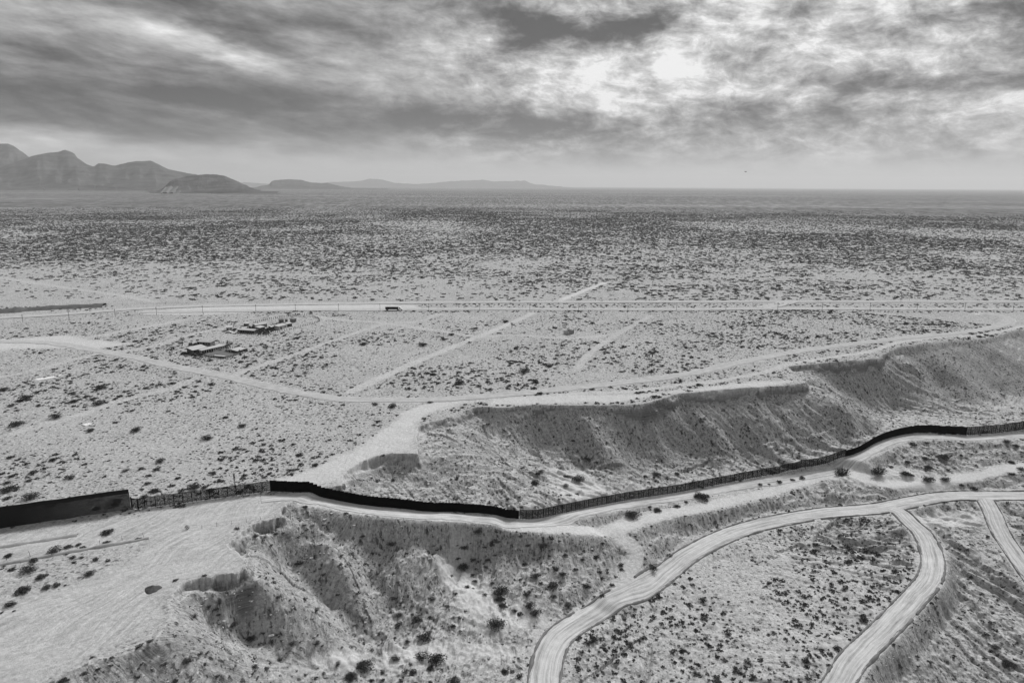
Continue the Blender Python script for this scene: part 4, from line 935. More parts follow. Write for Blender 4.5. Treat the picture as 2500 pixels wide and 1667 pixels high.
ZONES = [
    (lambda x, y: y < 690, 'dark mesquite mound on the dense far plain beyond the highway', 'shrubs of the far plain'),
    (lambda x, y: y < 830 and x < 800, 'dark shrub on the open sand round the two ranch compounds', 'shrubs round the ranch compounds'),
    (lambda x, y: y < 925 and x < 800, 'dark shrub on the open left plain beside the dirt road', 'shrubs of the left plain'),
    (lambda x, y: y < 1000 and x < 300, 'dark shrub near the two pale slabs on the left plain', 'shrubs near the left slabs'),
    (lambda x, y: y < 1060 and x < 700, 'dark shrub on the wide sand plain well behind the left fences', 'shrubs of the plain well behind the fences'),
    (lambda x, y: y < 1185 and x < 305, 'dark shrub close behind the tall bar fence', 'shrubs behind the tall fence'),
    (lambda x, y: y < 1140 and x < 640, 'dark shrub close behind the see-through left mesh fence', 'shrubs behind the mesh fence'),
    (lambda x, y: x < 275 and y < 1300, 'dark shrub near the low wire fence on the left yard', 'shrubs by the low wire fence'),
    (lambda x, y: x < 420 and y < 1450, 'dark shrub on the pale left yard in front of the wire fence', 'shrubs of the left yard'),
    (lambda x, y: x < 520 and y > 1480, 'dark shrub on the bank at the bottom left corner', 'shrubs of the bottom left bank'),
    (lambda x, y: x < 640 and y > 1330, 'dark shrub in the hollow under the nearer left rim', 'shrubs under the nearer left rim'),
    (lambda x, y: x < 700 and y < 1340 and y > 1150, 'dark shrub in the gully under the upper left rim', 'shrubs under the upper left rim'),
    (lambda x, y: x < 860 and y > 1450, 'dark shrub low in the left gullies near the bottom edge', 'shrubs low in the left gullies'),
    (lambda x, y: x < 860 and y > 1150, 'dark shrub on the spurs between the left gullies', 'shrubs of the left spurs'),
    (lambda x, y: x < 1010 and 1150 < y < 1400, 'dark shrub on the ribbed slope below the solid black fence', 'shrubs below the solid fence'),
    (lambda x, y: x < 1250 and y > 1480, 'dark shrub at the bottom centre left of the curving road', 'shrubs at the bottom centre'),
    (lambda x, y: x < 1100 and y > 1400, 'dark shrub in the gully mouth at the lower centre', 'shrubs of the gully mouth'),
    (lambda x, y: x < 1170 and 1200 < y < 1340, 'dark shrub on the sand path side of the central hollow', 'shrubs of the upper central hollow'),
    (lambda x, y: x < 1240 and y > 1340, 'dark shrub in the middle of the central sandy hollow', 'shrubs of the middle central hollow'),
    (lambda x, y: x < 1480 and 1200 < y < 1300, 'dark shrub on the shoulder under the fence track', 'shrubs under the fence track'),
    (lambda x, y: x < 1470 and 1200 < y < 1420, 'dark shrub right in the hollow beside the wash track', 'shrubs beside the wash track'),
    (lambda x, y: x > 2120 and y > 1200, 'dark shrub on the ribbed slope right of the branch road', 'shrubs of the lower right slope'),
    (lambda x, y: y > 1450, 'small dark shrub on the near part of the bench between the roads', 'shrubs of the near bench'),
    (lambda x, y: y > 1230 and x > 1800, 'small dark shrub on the bench beside the branch road', 'shrubs of the right bench'),
    (lambda x, y: y > 1230, 'small dark shrub on the bench beside the big curving road', 'shrubs of the left bench'),
    (lambda x, y: x > 1400 and y > 1125, 'small shrub on the strip between the fence track and the graded road', 'shrubs of the strip under the fence'),
    (lambda x, y: x > 1700 and y > 1095, 'small shrub at the edge of the sandy turnaround', 'shrubs of the turnaround'),
    (lambda x, y: x > 1960 and y > 1000, 'dark shrub on the knoll below the curving right fence', 'shrubs of the right knoll'),
    (lambda x, y: x > 1900 and y > 790, 'dark shrub on the right bluff face', 'shrubs of the right bluff'),
    (lambda x, y: x > 1420 and y > 940, 'dark shrub at the foot of the long bluff behind the fence', 'shrubs of the long bluff'),
    (lambda x, y: y > 940, 'dark shrub in the bowl behind the fence', 'shrubs of the bowl'),
    (lambda x, y: True, 'dark shrub on the mesa top above the bluff', 'shrubs of the mesa top'),
]
SPECIAL = {(65, 1312): 'dense oval dark bush on the pale yard near the left edge', (205, 1320): 'round dark bush standing alone on the yard between tyre tracks', (54, 1358): 'ragged leaning bush lowest of the large bushes on the left yard',
    (126, 1268): 'largest bush of the row beside the low wire fence', (156, 1257): 'oval bush right of the largest one in the row by the low wire fence', (247, 1225): 'lone spreading bush on the graded strip in front of the tall fence',
    (1138, 1439): 'large twiggy bush in the sand left of where the curving road bends', (1001, 1519): 'biggest dark bush at the bottom centre, left of the curving road', (969, 1511): 'wide bush touching the left side of the biggest bottom bush', (978, 1468): 'dark flat bush in the gully mouth above the biggest bottom bush',
    (1150, 1364): 'large dark bush in the middle of the sandy hollow', (1612, 1144): 'wide bush between the fence road and the track below it', (1451, 1187): 'big dark bush on the cut bank below the see-through fence', (1510, 1173): 'ragged bush right of the big one on the cut bank below the fence',
    (1934, 1090): 'left one of two long twiggy bushes on the sandy turnaround', (2017, 1088): 'right one of two long twiggy bushes on the sandy turnaround', (2132, 1106): 'dense black oval bush on the sandy turnaround', (2171, 1104): 'smaller round dense bush right of the black oval bush',
    (2081, 1092): 'double headed dark bush left of the black oval bush', (1498, 1306): 'bush in the sand wedge where a wash track joins the graded road', (232, 893): 'large round bush beside a pale slab on the left plain', (1300, 1117): 'pale feathery bush, upper of two on the white sand behind the fence',
    (1305, 1139): 'pale feathery bush, lower of two on the white sand behind the fence', (1350, 1056): 'tall dark bush alone on the hump behind the fence', (2315, 1529): 'black ragged bush in the lower right corner', (446, 1122): 'large twiggy bush just behind the see-through left fence',
    (70, 1145): 'wide twiggy bush just behind the tall fence at the left', (1055, 882): 'largest bush on the mesa top above the main dirt road', (839, 1537): 'large dark bush at the foot of the left gullies, bottom edge', (475, 1009): 'dense dark bush alone in the middle of the left plain'}
def zone_of(px, py):
    for fn, lb, gp in ZONES:
        if fn(px, py): return lb, gp
ALLB = []
def place_bush(x, y, z, rad, kind, px, py, hero, label=None, group=None):
    rot = rng.random() * 6.28
    if label is None:
        label, group = zone_of(px, py)
        if kind == 1: label = label.replace('dark shrub', 'dry twiggy shrub'); group = 'dry ' + group
        if kind == 2: label = 'pale feathery shrub on the sand behind the fence'; group = 'pale ' + group
    nm = ('desert_bush', 'dry_bush', 'pale_bush')[kind]
    cat = ('bush', 'dry bush', 'pale bush')[kind]
    if kind == 0 and hero:
        o = empty(nm, (x, y, z - .05), rot); fo, st = HERO[rng.integers(4)]
        for n_, m_ in (('foliage', fo), ('stems', st)):
            c = bpy.data.objects.new(n_, m_); COL.objects.link(c); c.parent = o
    else:
        o = bpy.data.objects.new(nm, (MIDB[rng.integers(5)], DRYM[rng.integers(3)], PALEM[rng.integers(2)])[kind]); COL.objects.link(o); o.location = (x, y, z - .05); o.rotation_euler.z = rot
    o.scale = (rad * 1.12, rad * .95, rad * (1.0 if kind else .95))
    tag(o, label, cat, group); ALLB.append((o, group, label, rad * FPX / max(y, 1), px, py, kind))
nb = 0
order = np.argsort(-B[:, 2])
for r_, i in enumerate(order):
    k = int(B[i, 3]); key = (int(B[i, 0]), int(B[i, 1]))
    place_bush(bx[i], by[i], bz[i], BR[i], k, B[i, 0], B[i, 1], r_ < 90, SPECIAL.get(key)); nb += (k == 0)
room = max(0, 300 - nb)
app = np.where(onscr, S[:, 2] / sdep, 0)
# keep scattered plants from growing through the placed ones
pick = np.argsort(-app)[:room]
for i in pick: place_bush(S[i, 0], S[i, 1], SZ[i], S[i, 2], 0, spx[i], spy[i], False)
rest = np.ones(len(S), bool); rest[pick] = False
for gp in sorted({a[1] for a in ALLB if a[1]}):
    mem = [a for a in ALLB if a[1] == gp]; done = set()
    def name_it(a, word):
        if a[0].name in done: return
        done.add(a[0].name); a[0]['label'] = word + ' ' + a[2].replace('dark ', '', 1) if 'dark' in a[2] else word + ' ' + a[2]
    big = sorted(mem, key=lambda a: -a[3])
    for a, w_ in zip(big, ('biggest', 'second biggest', 'third biggest')): name_it(a, w_)
    if len(mem) > 5:
        name_it(min(mem, key=lambda a: a[4]), 'leftmost'); name_it(max(mem, key=lambda a: a[4]), 'rightmost')
        name_it(max(mem, key=lambda a: a[5]), 'nearest'); name_it(min(mem, key=lambda a: a[5]), 'farthest')
far = S[:, 1] > 640
for sel, nm, lb in ((rest & far, 'far_scrub', 'countless dark mesquite mounds covering the plain beyond the highway'), (rest & ~far, 'desert_scrub', 'countless small dark shrubs and tufts scattered over the sand')):
    q = S[sel]; scatter_obj(nm, np.stack([q[:, 0], q[:, 1], SZ[sel] - .04], 1), q[:, 2], rng.random(len(q)) * 6.28, q[:, 3].astype(int), lb, q[:, 4])

# ------------------------------------------------------------------ built things
class MB:
    """collects boxes, bars and prisms into one mesh"""
    def __init__(s): s.v = []; s.f = []
    def box(s, c, d, rz=0.0, taper=1.0):
        k = len(s.v); ca, sa = math.cos(rz), math.sin(rz)
        for sz in (-1, 1):
            q = 1.0 if sz < 0 else taper
            for sx, sy in ((-1, -1), (1, -1), (1, 1), (-1, 1)):
                x = sx * d[0] / 2 * q; y = sy * d[1] / 2 * q
                s.v.append((c[0] + x * ca - y * sa, c[1] + x * sa + y * ca, c[2] + sz * d[2] / 2))
        s.f += [(k + 3, k + 2, k + 1, k), (k + 4, k + 5, k + 6, k + 7)] + [(k + i, k + (i + 1) % 4, k + 4 + (i + 1) % 4, k + 4 + i) for i in range(4)]
        return s
    def bar(s, a, b, w, n=4):
        a = Vector(a); b = Vector(b); d = (b - a).normalized(); u = d.orthogonal().normalized(); v = d.cross(u); k = len(s.v)
        for p in (a, b):
            for i in range(n):
                t = 6.28318 * (i + .5) / n; s.v.append(tuple(p + (u * math.cos(t) + v * math.sin(t)) * w * .7))
        s.f += [(k + i, k + (i + 1) % n, k + n + (i + 1) % n, k + n + i) for i in range(n)] + [tuple(range(k + n - 1, k - 1, -1)), tuple(range(k + n, k + 2 * n))]
        return s
    def poly(s, vs, fs):
        k = len(s.v); s.v += [tuple(p) for p in vs]; s.f += [tuple(i + k for i in q) for q in fs]; return s
    def build(s, name, mat, parent=None, smooth=False): return mesh_obj(name, s.v, s.f, mat, parent, smooth)

M_STEEL = mat_simple('dark_weathered_steel', .016, .8, .35, 2.0)
M_BLACK = mat_simple('black_steel', .006, .95, .3, 1.0, .02)
M_POST = mat_simple('fence_post_steel', .012, .8, .3, 2.0)
def mesh_infill(name, gap, width):
    """expanded metal: a real grid of strands with open holes, by the sheet's own coordinates"""
    m = bpy.data.materials.new(name); m.use_nodes = True; t = NT(m.node_tree); b = t.n['Principled BSDF']
    x, y, z = t.sep(t.attr('sheet')['Vector'])
    gx = t.m('LESS_THAN', t.m('FRACT', t.m('DIVIDE', t.m('ADD', x, z), gap)), width)
    gz = t.m('LESS_THAN', t.m('FRACT', t.m('DIVIDE', t.m('SUBTRACT', x, z), gap)), width)
    a = t.m('MAXIMUM', gx, gz); t.put(b.inputs['Alpha'], a); b.inputs['Base Color'].default_value = (.02, .02, .02, 1); b.inputs['Roughness'].default_value = .9
    b.inputs['Specular IOR Level'].default_value = .05
    return m
M_NET = mesh_infill('wire_mesh', .12, .52); M_NETD = mesh_infill('dense_wire_mesh', .12, .62)

def fence_line(pl, step):
    """picture points of the fence foot (x, y, height guess) -> points on the ground every `step` m"""
    a = np.array(pl, float); a[:, 2] = adj(a[:, 0], a[:, 2]); x, y = unproj(a[:, 0], a[:, 1], a[:, 2]); L = smooth_line(np.stack([x, y, a[:, 2]], 1), .4)
    s = np.concatenate([[0], np.cumsum(np.hypot(*np.diff(L[:, :2], axis=0).T))]); n = max(1, int(round(s[-1] / step)))
    q = np.linspace(0, s[-1], n + 1); X = np.interp(q, s, L[:, 0]); Y = np.interp(q, s, L[:, 1])
    return np.stack([X, Y, ground(X, Y)], 1), s[-1] / n

def tall_bollard_fence():
    P, st = fence_line([(-150, 1237, 0), (0, 1212, 0), (150, 1189, 0), (300, 1167.5, 0)], .235)
    H = 6.7; mid = P[len(P) // 2]; root = empty('bollard_fence', tuple(P[-1])); o0 = P[-1]
    tag(root, 'tall dark fence of upright steel bars with a solid plate along its top, far left', 'fence')
    scr = proj(P[:, 0], P[:, 1], P[:, 2])[0]; vis = np.where(scr > -4)[0][::-1]; one = set(vis[:100].tolist())
    rz = math.atan2(P[-1, 1] - P[0, 1], P[-1, 0] - P[0, 0])
    bar = MB().box((0, 0, H / 2 - .85), (.185, .185, H + .5 - .8), 0).build('bar', M_STEEL, root); me = bar.data
    first = True; rest = MB()
    for i in range(len(P)):
        p = P[i] - o0
        if i in one:
            b = bar if first else bpy.data.objects.new('bar', me)
            if not first: COL.objects.link(b); b.parent = root
            first = False; b.location = (p[0], p[1], p[2]); b.rotation_euler.z = rz
        else: rest.box((p[0], p[1], p[2] + H / 2 - .85), (.185, .185, H - .3), rz)
    r = rest.build('bar', M_STEEL, root); r['kind'] = 'stuff'
    # anti-climb plates, about 3 m each
    k = 13
    for i in range(0, len(P) - 1, k):
        a = P[i] - o0; b = P[min(i + k, len(P) - 1)] - o0; c = (a + b) / 2; L = math.hypot(b[0] - a[0], b[1] - a[1])
        top = MB(); z0 = H - 1.35; z1 = H + .02 * ((i // k) % 3)
        top.poly([(a[0], a[1] - .10, a[2] + z0), (b[0], b[1] - .10, b[2] + z0), (b[0], b[1] - .10, b[2] + z1), (a[0], a[1] - .10, a[2] + z1),
                  (a[0], a[1] + .10, a[2] + z0), (b[0], b[1] + .10, b[2] + z0), (b[0], b[1] + .10, b[2] + z1), (a[0], a[1] + .10, a[2] + z1)],
                 [(0, 1, 2, 3), (7, 6, 5, 4), (3, 2, 6, 7), (4, 5, 1, 0), (0, 3, 7, 4), (1, 5, 6, 2)])
        top.build('anti_climb_plate', M_STEEL, root)
tall_bollard_fence()

def mesh_fence(name, pl, step, H, net, label, rails=(.32, .72), stub=True):
    P, st = fence_line(pl, step); o0 = P[0].copy(); root = empty(name, tuple(o0)); tag(root, label, 'fence', None)
    rz0 = math.atan2(P[-1, 1] - P[0, 1], P[-1, 0] - P[0, 0])
    post = MB().box((0, 0, H / 2 - .2), (.21, .21, H + .4)).build('post', M_POST, root); pme = post.data
    for i in range(min(len(P), 99)):
        o = post if i == 0 else bpy.data.objects.new('post', pme)
        if i: COL.objects.link(o); o.parent = root
        o.location = tuple(P[i] - o0); o.rotation_euler.z = rz0
    rl = MB(); sb = MB()
    V = []; F = []; U = []
    s = 0.0
    for i in range(len(P) - 1):
        a = P[i] - o0; b = P[i + 1] - o0; L = math.hypot(b[0] - a[0], b[1] - a[1]); m = (a + b) / 2
        for h in rails: rl.bar((a[0], a[1] - .05, a[2] + h * H * .8), (b[0], b[1] - .05, b[2] + h * H * .8), .055)
        rl.bar((a[0], a[1], a[2] + H - .04), (b[0], b[1], b[2] + H - .04), .07)
        rl.bar((a[0], a[1] - .12, a[2] + .55), (b[0], b[1] - .12, b[2] + .55), .08)
        if stub: sb.box((m[0], m[1] - .12, m[2] + .3), (.13, .13, .9), rz0)
        sb.box((m[0], m[1], m[2] + H / 2), (.045, .045, H), rz0)
        k = len(V); V += [(a[0], a[1], a[2] + .08), (b[0], b[1], b[2] + .08), (b[0], b[1], b[2] + H), (a[0], a[1], a[2] + H)]; F.append((k, k + 1, k + 2, k + 3))
        U += [(s, 0, .08), (s + L, 0, .08), (s + L, 0, H), (s, 0, H)]; s += L
    rl.build('rail', M_POST, root); sb.build('brace_post', M_POST, root)
    nt_ = mesh_obj('wire_mesh', V, F, net, root)
    a = nt_.data.attributes.new('sheet', 'FLOAT_VECTOR', 'POINT'); a.data.foreach_set('vector', np.array(U, np.float32).ravel())
    return P
mesh_fence('mesh_fence', [(337, 1164, 0), (420, 1155, 0), (530, 1140.5, 0), (622, 1127, 0)], 2.65, 3.7, M_NET, 'see-through wire mesh fence on posts between the gate and the solid black fence')
mesh_fence('mesh_fence', [(1194, 1187.5, -16.4), (1230, 1186, -17.4), (1266, 1181, -18.5), (1356, 1162.5, -20.5), (1446, 1146.5, -22), (1536, 1133, -23.4), (1599, 1122, -24.3), (1700, 1103, -24.6), (1800, 1084, -24), (1880, 1067, -23.2), (1941, 1050, -22)], 2.45, 3.75, M_NETD, 'long dark mesh fence running below the big eroded bluff')
mesh_fence('mesh_fence', [(2219, 998, -20), (2280, 993.5, -20), (2352, 986.5, -20), (2470, 972, -20)], 2.5, 4.7, M_NETD, 'short dark mesh fence at the right edge past the solid curve')

def solid_fence(pl, step, heights, label):
    P, st = fence_line(pl, step); o0 = P[0].copy(); root = empty('steel_panel_fence', tuple(o0)); tag(root, label, 'fence')
    n = len(P) - 1
    for i in range(n):
        H = np.interp(i / n, [0, 1], heights) + .06 * math.sin(i * 2.1)
        a = P[i] - o0; b = P[i + 1] - o0; z0 = min(a[2], b[2]) - .3; z1 = (a[2] + b[2]) / 2 + H
        m = MB(); d = (b - a)[:2]; L = math.hypot(*d); nx, ny = -d[1] / L, d[0] / L; k = 12; V = []; nn = 0
        for j in range(k + 1):
            t = j / k; o = .06 * (1 if j % 2 else -1); x = a[0] + d[0] * t + nx * o; y = a[1] + d[1] * t + ny * o
            zt = z1 - (.17 if j in (0, k) else 0)
            V += [(x, y, z0), (x, y, zt), (x + nx * .03, y + ny * .03, z0), (x + nx * .03, y + ny * .03, zt)]
        F = []
        for j in range(k):
            q = 4 * j; F += [(q, q + 4, q + 5, q + 1), (q + 2, q + 3, q + 7, q + 6), (q + 1, q + 5, q + 7, q + 3)]
        m.poly(V, F); m.build('steel_panel', M_BLACK, root)
    return P
solid_fence([(621, 1127, 0), (684, 1134, -.6), (756, 1145, -2.4), (800, 1153, -3.8), (847, 1159.5, -5.2), (897, 1163.5, -6.6), (933, 1166.5, -7.6), (970, 1171, -8.8), (1005, 1173, -10), (1041, 1171, -11.2), (1077, 1175, -12.6), (1130, 1181, -14.5), (1192, 1187.5, -16.4)], 1.25, (3.9, 3.3), 'solid black corrugated fence descending from the yard into the valley')
solid_fence([(1941, 1050, -22), (1973, 1037.5, -21), (2009, 1017.5, -20.3), (2045, 1004, -20), (2081, 996, -20), (2117, 992.5, -20), (2171, 994, -20), (2219, 998, -20)], 1.25, (3.2, 4.5), 'solid black fence curving over the rise at the right')

# gate between the two left fences
def gate():
    x, y, z = hit([303, 318, 334], [1167, 1170, 1166]); g0 = (x[0], y[0], z[0]); root = empty('steel_gate', g0)
    tag(root, 'narrow dark gate of two angled mesh leaves between the tall fence and the mesh fence', 'gate')
    for i in range(3): MB().box((x[i] - g0[0], y[i] - g0[1], z[i] - g0[2] + 1.9), (.28, .28, 4.0)).build('gate_post', M_POST, root)
    for i in range(2):
        a = np.array([x[i] - g0[0], y[i] - g0[1], 0]); b = np.array([x[i + 1] - g0[0], y[i + 1] - g0[1], 0])
        m = MB()
        for h in (.3, 1.7, 3.6): m.bar(tuple(a + [0, 0, h]), tuple(b + [0, 0, h]), .09)
        m.bar(tuple(a + [0, 0, .3]), tuple(b + [0, 0, 3.6]), .06)
        m.build('leaf_frame', M_POST, root)
        nt_ = mesh_obj('wire_mesh', [tuple(a + [0, 0, .2]), tuple(b + [0, 0, .2]), tuple(b + [0, 0, 3.6]), tuple(a + [0, 0, 3.6])], [(0, 1, 2, 3)], M_NETD, root)
        at = nt_.data.attributes.new('sheet', 'FLOAT_VECTOR', 'POINT'); at.data.foreach_set('vector', np.array([(0, 0, 0), (2.5, 0, 0), (2.5, 0, 3.4), (0, 0, 3.4)], np.float32).ravel())
    m = MB()
    for i in range(3): m.box((x[i] - g0[0], y[i] - g0[1] - .5, z[i] - g0[2] + .12), (1.3, .5, .3), .3 * i)
    m.build('concrete_foot', M_KERB, root)
gate()

# mast behind the mesh fence
def mast():
    x, y = unproj(538.6, 1134, 0); z = float(ground(np.array([x]), np.array([y]))[0]); y += .9; root = empty('camera_mast', (float(x), float(y), z))
    tag(root, 'thin dark mast with a box near its top standing at the see-through left fence', 'mast')
    H = 7.2; w = .16; m = MB()
    for sx in (-1, 1):
        for sy in (-1, 1): m.bar((sx * w, sy * w, 0), (sx * w, sy * w, H - 1.6), .05)
    k = 0; z_ = 0.2
    while z_ < H - 1.8:
        s_ = 1 if k % 2 else -1
        for q in (-1, 1): m.bar((-w * s_, q * w, z_), (w * s_, q * w, z_ + .45), .035); m.bar((q * w, -w * s_, z_), (q * w, w * s_, z_ + .45), .035)
        z_ += .45; k += 1
    m.build('lattice_pole', M_STEEL, root)
    MB().box((0, 0, H - 1.1), (.42, .42, 1.1)).build('equipment_box', mat_simple('grey_box', .12), root)
    MB().box((.18, -.2, H - 1.75), (.4, .3, .3)).build('camera_head', M_STEEL, root)
    MB().bar((0, 0, H - .5), (0, 0, H + .3), .05).build('antenna', M_STEEL, root)
mast()

# poles along the highway
M_WOOD = mat_simple('pole_wood', .06)
def pole_src():
    root = empty('utility_pole', (0, 0, 0))
    MB().bar((0, 0, -.3), (0, 0, 6.2), .19, 6).build('pole', M_WOOD, root); MB().box((0, 0, 5.6), (1.8, .12, .14)).build('crossarm', M_WOOD, root)
    m = MB()
    for q in (-.8, -.3, .3, .8): m.box((q, 0, 5.75), (.09, .09, .18))
    m.build('insulators', M_KERB, root); return root
def copy_tree(o, parent=None):
    c = o.copy(); COL.objects.link(c)
    if parent: c.parent = parent
    for ch in list(o.children): copy_tree(ch, c)
    return c
PO = [(53, 741), (159, 733), (265, 727.5), (360, 722.5), (466, 719), (588, 717), (679, 716), (778, 714.5), (873, 714.5), (985, 713.5), (1102, 714), (1217, 714), (1329, 713), (1442, 712.5), (1554, 712.5), (1667, 712), (1786, 711.5), (1888, 712), (1998, 712), (2106, 712), (2216, 711.5), (2327, 712), (2069, 691)]
src = pole_src(); px_, py_, pz_ = hit([p[0] for p in PO], [p[1] for p in PO])
ordn = ['first', 'second', 'third', 'fourth', 'fifth', 'sixth', 'seventh', 'eighth', 'ninth', 'tenth', 'eleventh', 'twelfth', 'thirteenth', 'fourteenth', 'fifteenth', 'sixteenth', 'seventeenth', 'eighteenth', 'nineteenth', 'twentieth', 'twenty-first', 'twenty-second']
for i in range(len(PO)):
    o = src if i == 0 else copy_tree(src)
    o.location = (px_[i], py_[i], pz_[i]); o.rotation_euler.z = 1.5
    tag(o, ('%s utility pole from the left along the near highway' % ordn[i]) if i < 22 else 'lone utility pole on the far side of the far highway, right half', 'utility pole', 'utility poles along the highway')

# wire fences with posts
def wire_fence(name, pl, step, H, label, wires=3, w=.07, px=True, cross=False):
    P, st = fence_line([(a, b, 0) for a, b in pl], step); o0 = P[0].copy(); root = empty(name, tuple(o0)); tag(root, label, 'fence')
    me = None
    for i in range(min(len(P), 100)):
        hh = H * (.85 + .3 * rng.random())
        if me is None: o = MB().box((0, 0, H / 2 - .1), (w, w, H + .2)).build('post', M_WOOD, root); me = o.data
        else: o = bpy.data.objects.new('post', me); COL.objects.link(o); o.parent = root
        o.location = tuple(P[i] - o0); o.scale = (1, 1, hh / H); o.rotation_euler = (rng.normal() * .05, rng.normal() * .05, 0)
    m = MB()
    for i in range(len(P) - 1):
        for k in range(wires):
            h = H * (k + 1) / (wires + .5); m.bar(tuple(P[i] - o0 + [0, 0, h]), tuple(P[i + 1] - o0 + [0, 0, h]), .02, 3)
    m.build('wires', M_WOOD, root); return P
wire_fence('wire_fence', [(-40, 1294), (68, 1279), (106, 1273), (142, 1266), (174, 1260), (229, 1251), (268, 1243), (330, 1234)], 5.2, 1.5, 'low wire fence with thin posts beside the row of bushes on the left yard')
wire_fence('wire_fence', [(430, 1216), (469, 1213), (538, 1204), (568, 1199), (598, 1194), (632, 1189)], 4.2, 1.4, 'broken line of thin fence posts leading to the rim of the left gully')
wire_fence('roadside_fence', [(60, 744), (300, 727), (600, 719), (1000, 716), (1500, 714.8), (2000, 714), (2420, 714.3)], 17, 1.3, 'long post and wire fence beside the near highway', 3, .16)
wire_fence('roadside_fence', [(-40, 712), (200, 703), (432, 697), (700, 691.5), (1200, 691), (1800, 690.2), (2420, 690)], 17, 1.3, 'long post and wire fence on the far side of the far highway', 3, .16)
def cliff_post():
    x, y, z = hit(667.5, 1193); root = empty('braced_post', (x[0], y[0], z[0])); tag(root, 'single dark post with a leaning brace under the notch in the left rim', 'post')
    MB().box((0, 0, 1.3), (.13, .13, 3.0)).build('post', M_POST, root); MB().bar((-1.6, -.4, .2), (0, 0, 1.9), .06).build('brace', M_POST, root)
cliff_post()

# ridges of pushed earth on the yard
M_EARTH = mat_simple('pushed_earth', .33, 1.0, .35, 1.5)
for pl, w, h, lb in (([(-40, 1262), (20, 1254), (90, 1243), (140, 1235), (178, 1229)], .9, .45, 'low ridge of pushed earth nearer the tall fence'),
                 ([(-40, 1304), (60, 1287), (140, 1272), (230, 1256), (300, 1244), (342, 1236)], .7, .5, 'long thin ridge of earth beside the wire fence')):
    x, y, z = hit([p[0] for p in pl], [p[1] for p in pl]); P = smooth_line(np.stack([x, y, z], 1), .8)
    b = berm('earth_ridge', P, w, h, M_EARTH, 'structure', .5); b['label'] = lb
M_BANK = mat_simple('weedy_bank', .12, 1.0, .6, .25)
x_, y_, z_ = hit([-60, 0, 80, 160, 240], [724, 717, 711, 706.5, 703]); _b = berm('highway_embankment', smooth_line(np.stack([x_, y_, z_], 1), 3), 9, 2.4, M_BANK, 'structure', .3)
def gravel_mound():
    x, y, z = hit(351, 1352); n = 40; V = []; F = []
    rings = np.linspace(0, 1, 9)
    for i, r in enumerate(rings):
        for k in range(n):
            a = 6.28318 * k / n; rad = 2.15 * r * (1 + .10 * math.sin(3 * a) + .05 * math.sin(7 * a)); nzv = float(fbm(np.array([rad * math.cos(a) * 1.5]), np.array([rad * math.sin(a) * 1.5]), 3, 5)[0])
            V.append((rad * math.cos(a), rad * math.sin(a) * .9, 1.0 * (1 - r) ** 1.1 + .12 * nzv - .08 * (r > .95)))
    for i in range(8):
        for k in range(n): F.append((i * n + k, (i + 1) * n + k, (i + 1) * n + (k + 1) % n, i * n + (k + 1) % n))
    o = mesh_obj('gravel_mound', V, F, mat_simple('dark_gravel', .085, 1, .6, 6.0), None, True, (x[0], y[0], z[0])); o.data.validate()
    tag(o, 'dark mound of gravel on the yard beside the left gully rim', 'gravel mound')
gravel_mound()
def wire_ball():
    x, y, z = hit(430, 1215); root = empty('wire_cage', (x[0], y[0], z[0])); tag(root, 'small round cage of dark hoops lying alone on the pale yard', 'wire cage')
    R_ = .62
    for ax in range(3):
        m = MB()
        for off in (-.3, .3):
            r2 = math.sqrt(R_ * R_ - off * off)
            pts_ = []
            for k in range(16):
                a = 6.28318 * k / 16; p = [0, 0, 0]; p[ax] = off; p[(ax + 1) % 3] = r2 * math.cos(a); p[(ax + 2) % 3] = r2 * math.sin(a); pts_.append((p[0], p[1], p[2] + R_))
            for k in range(16): m.bar(pts_[k], pts_[(k + 1) % 16], .05)
        m.build('hoop', M_BLACK, root)
wire_ball()

# pale rocks broken off the rims
M_ROCK = mat_simple('pale_rock', .45, 1, .25, 1.5)
def rock_mesh(seed):
    b = bmesh.new(); bmesh.ops.create_icosphere(b, subdivisions=2, radius=1); rnd = np.random.default_rng(seed)
    ph = rnd.random(3) * 9
    for v in b.verts:
        c = v.co; k = .75 + .35 * math.sin(c.x * 2.3 + ph[0]) * math.sin(c.y * 2.9 + ph[1]) + .18 * math.sin(c.z * 5 + ph[2]); v.co = c * k
        v.co.z *= .6
    me = bpy.data.meshes.new('rock'); b.to_mesh(me); b.free(); me.materials.append(M_ROCK); return me
RM = [rock_mesh(i) for i in range(4)]
RK = [(812, 1206, 8), (900, 1188, 4), (680, 1218, 9), (728, 1251, 10), (700, 1196, 5), (745, 1270, 5), (765, 1282, 5), (415, 1374, 6), (428, 1379, 5), (470, 1452, 5), (640, 1402, 4), (385, 1405, 6), (392, 1430, 5),
      (973, 1276, 18), (985, 1283, 10), (1178, 1004, 4), (1147, 975, 3), (1190, 1010, 4), (1153, 1012, 4), (1270, 1018, 6), (1440, 989, 5), (1256, 980, 4), (2148, 815, 6), (2168, 830, 5), (2190, 818, 8), (2150, 800, 5), (1075, 1060, 3), (1040, 1000, 3), (1250, 1107, 6), (720, 1236, 6), (705, 1210, 5), (860, 1180, 4), (608, 1300, 4)]
rx, ry, rz_ = hit([r[0] for r in RK], [r[1] for r in RK]); _, _, rd_ = proj(rx, ry, rz_)
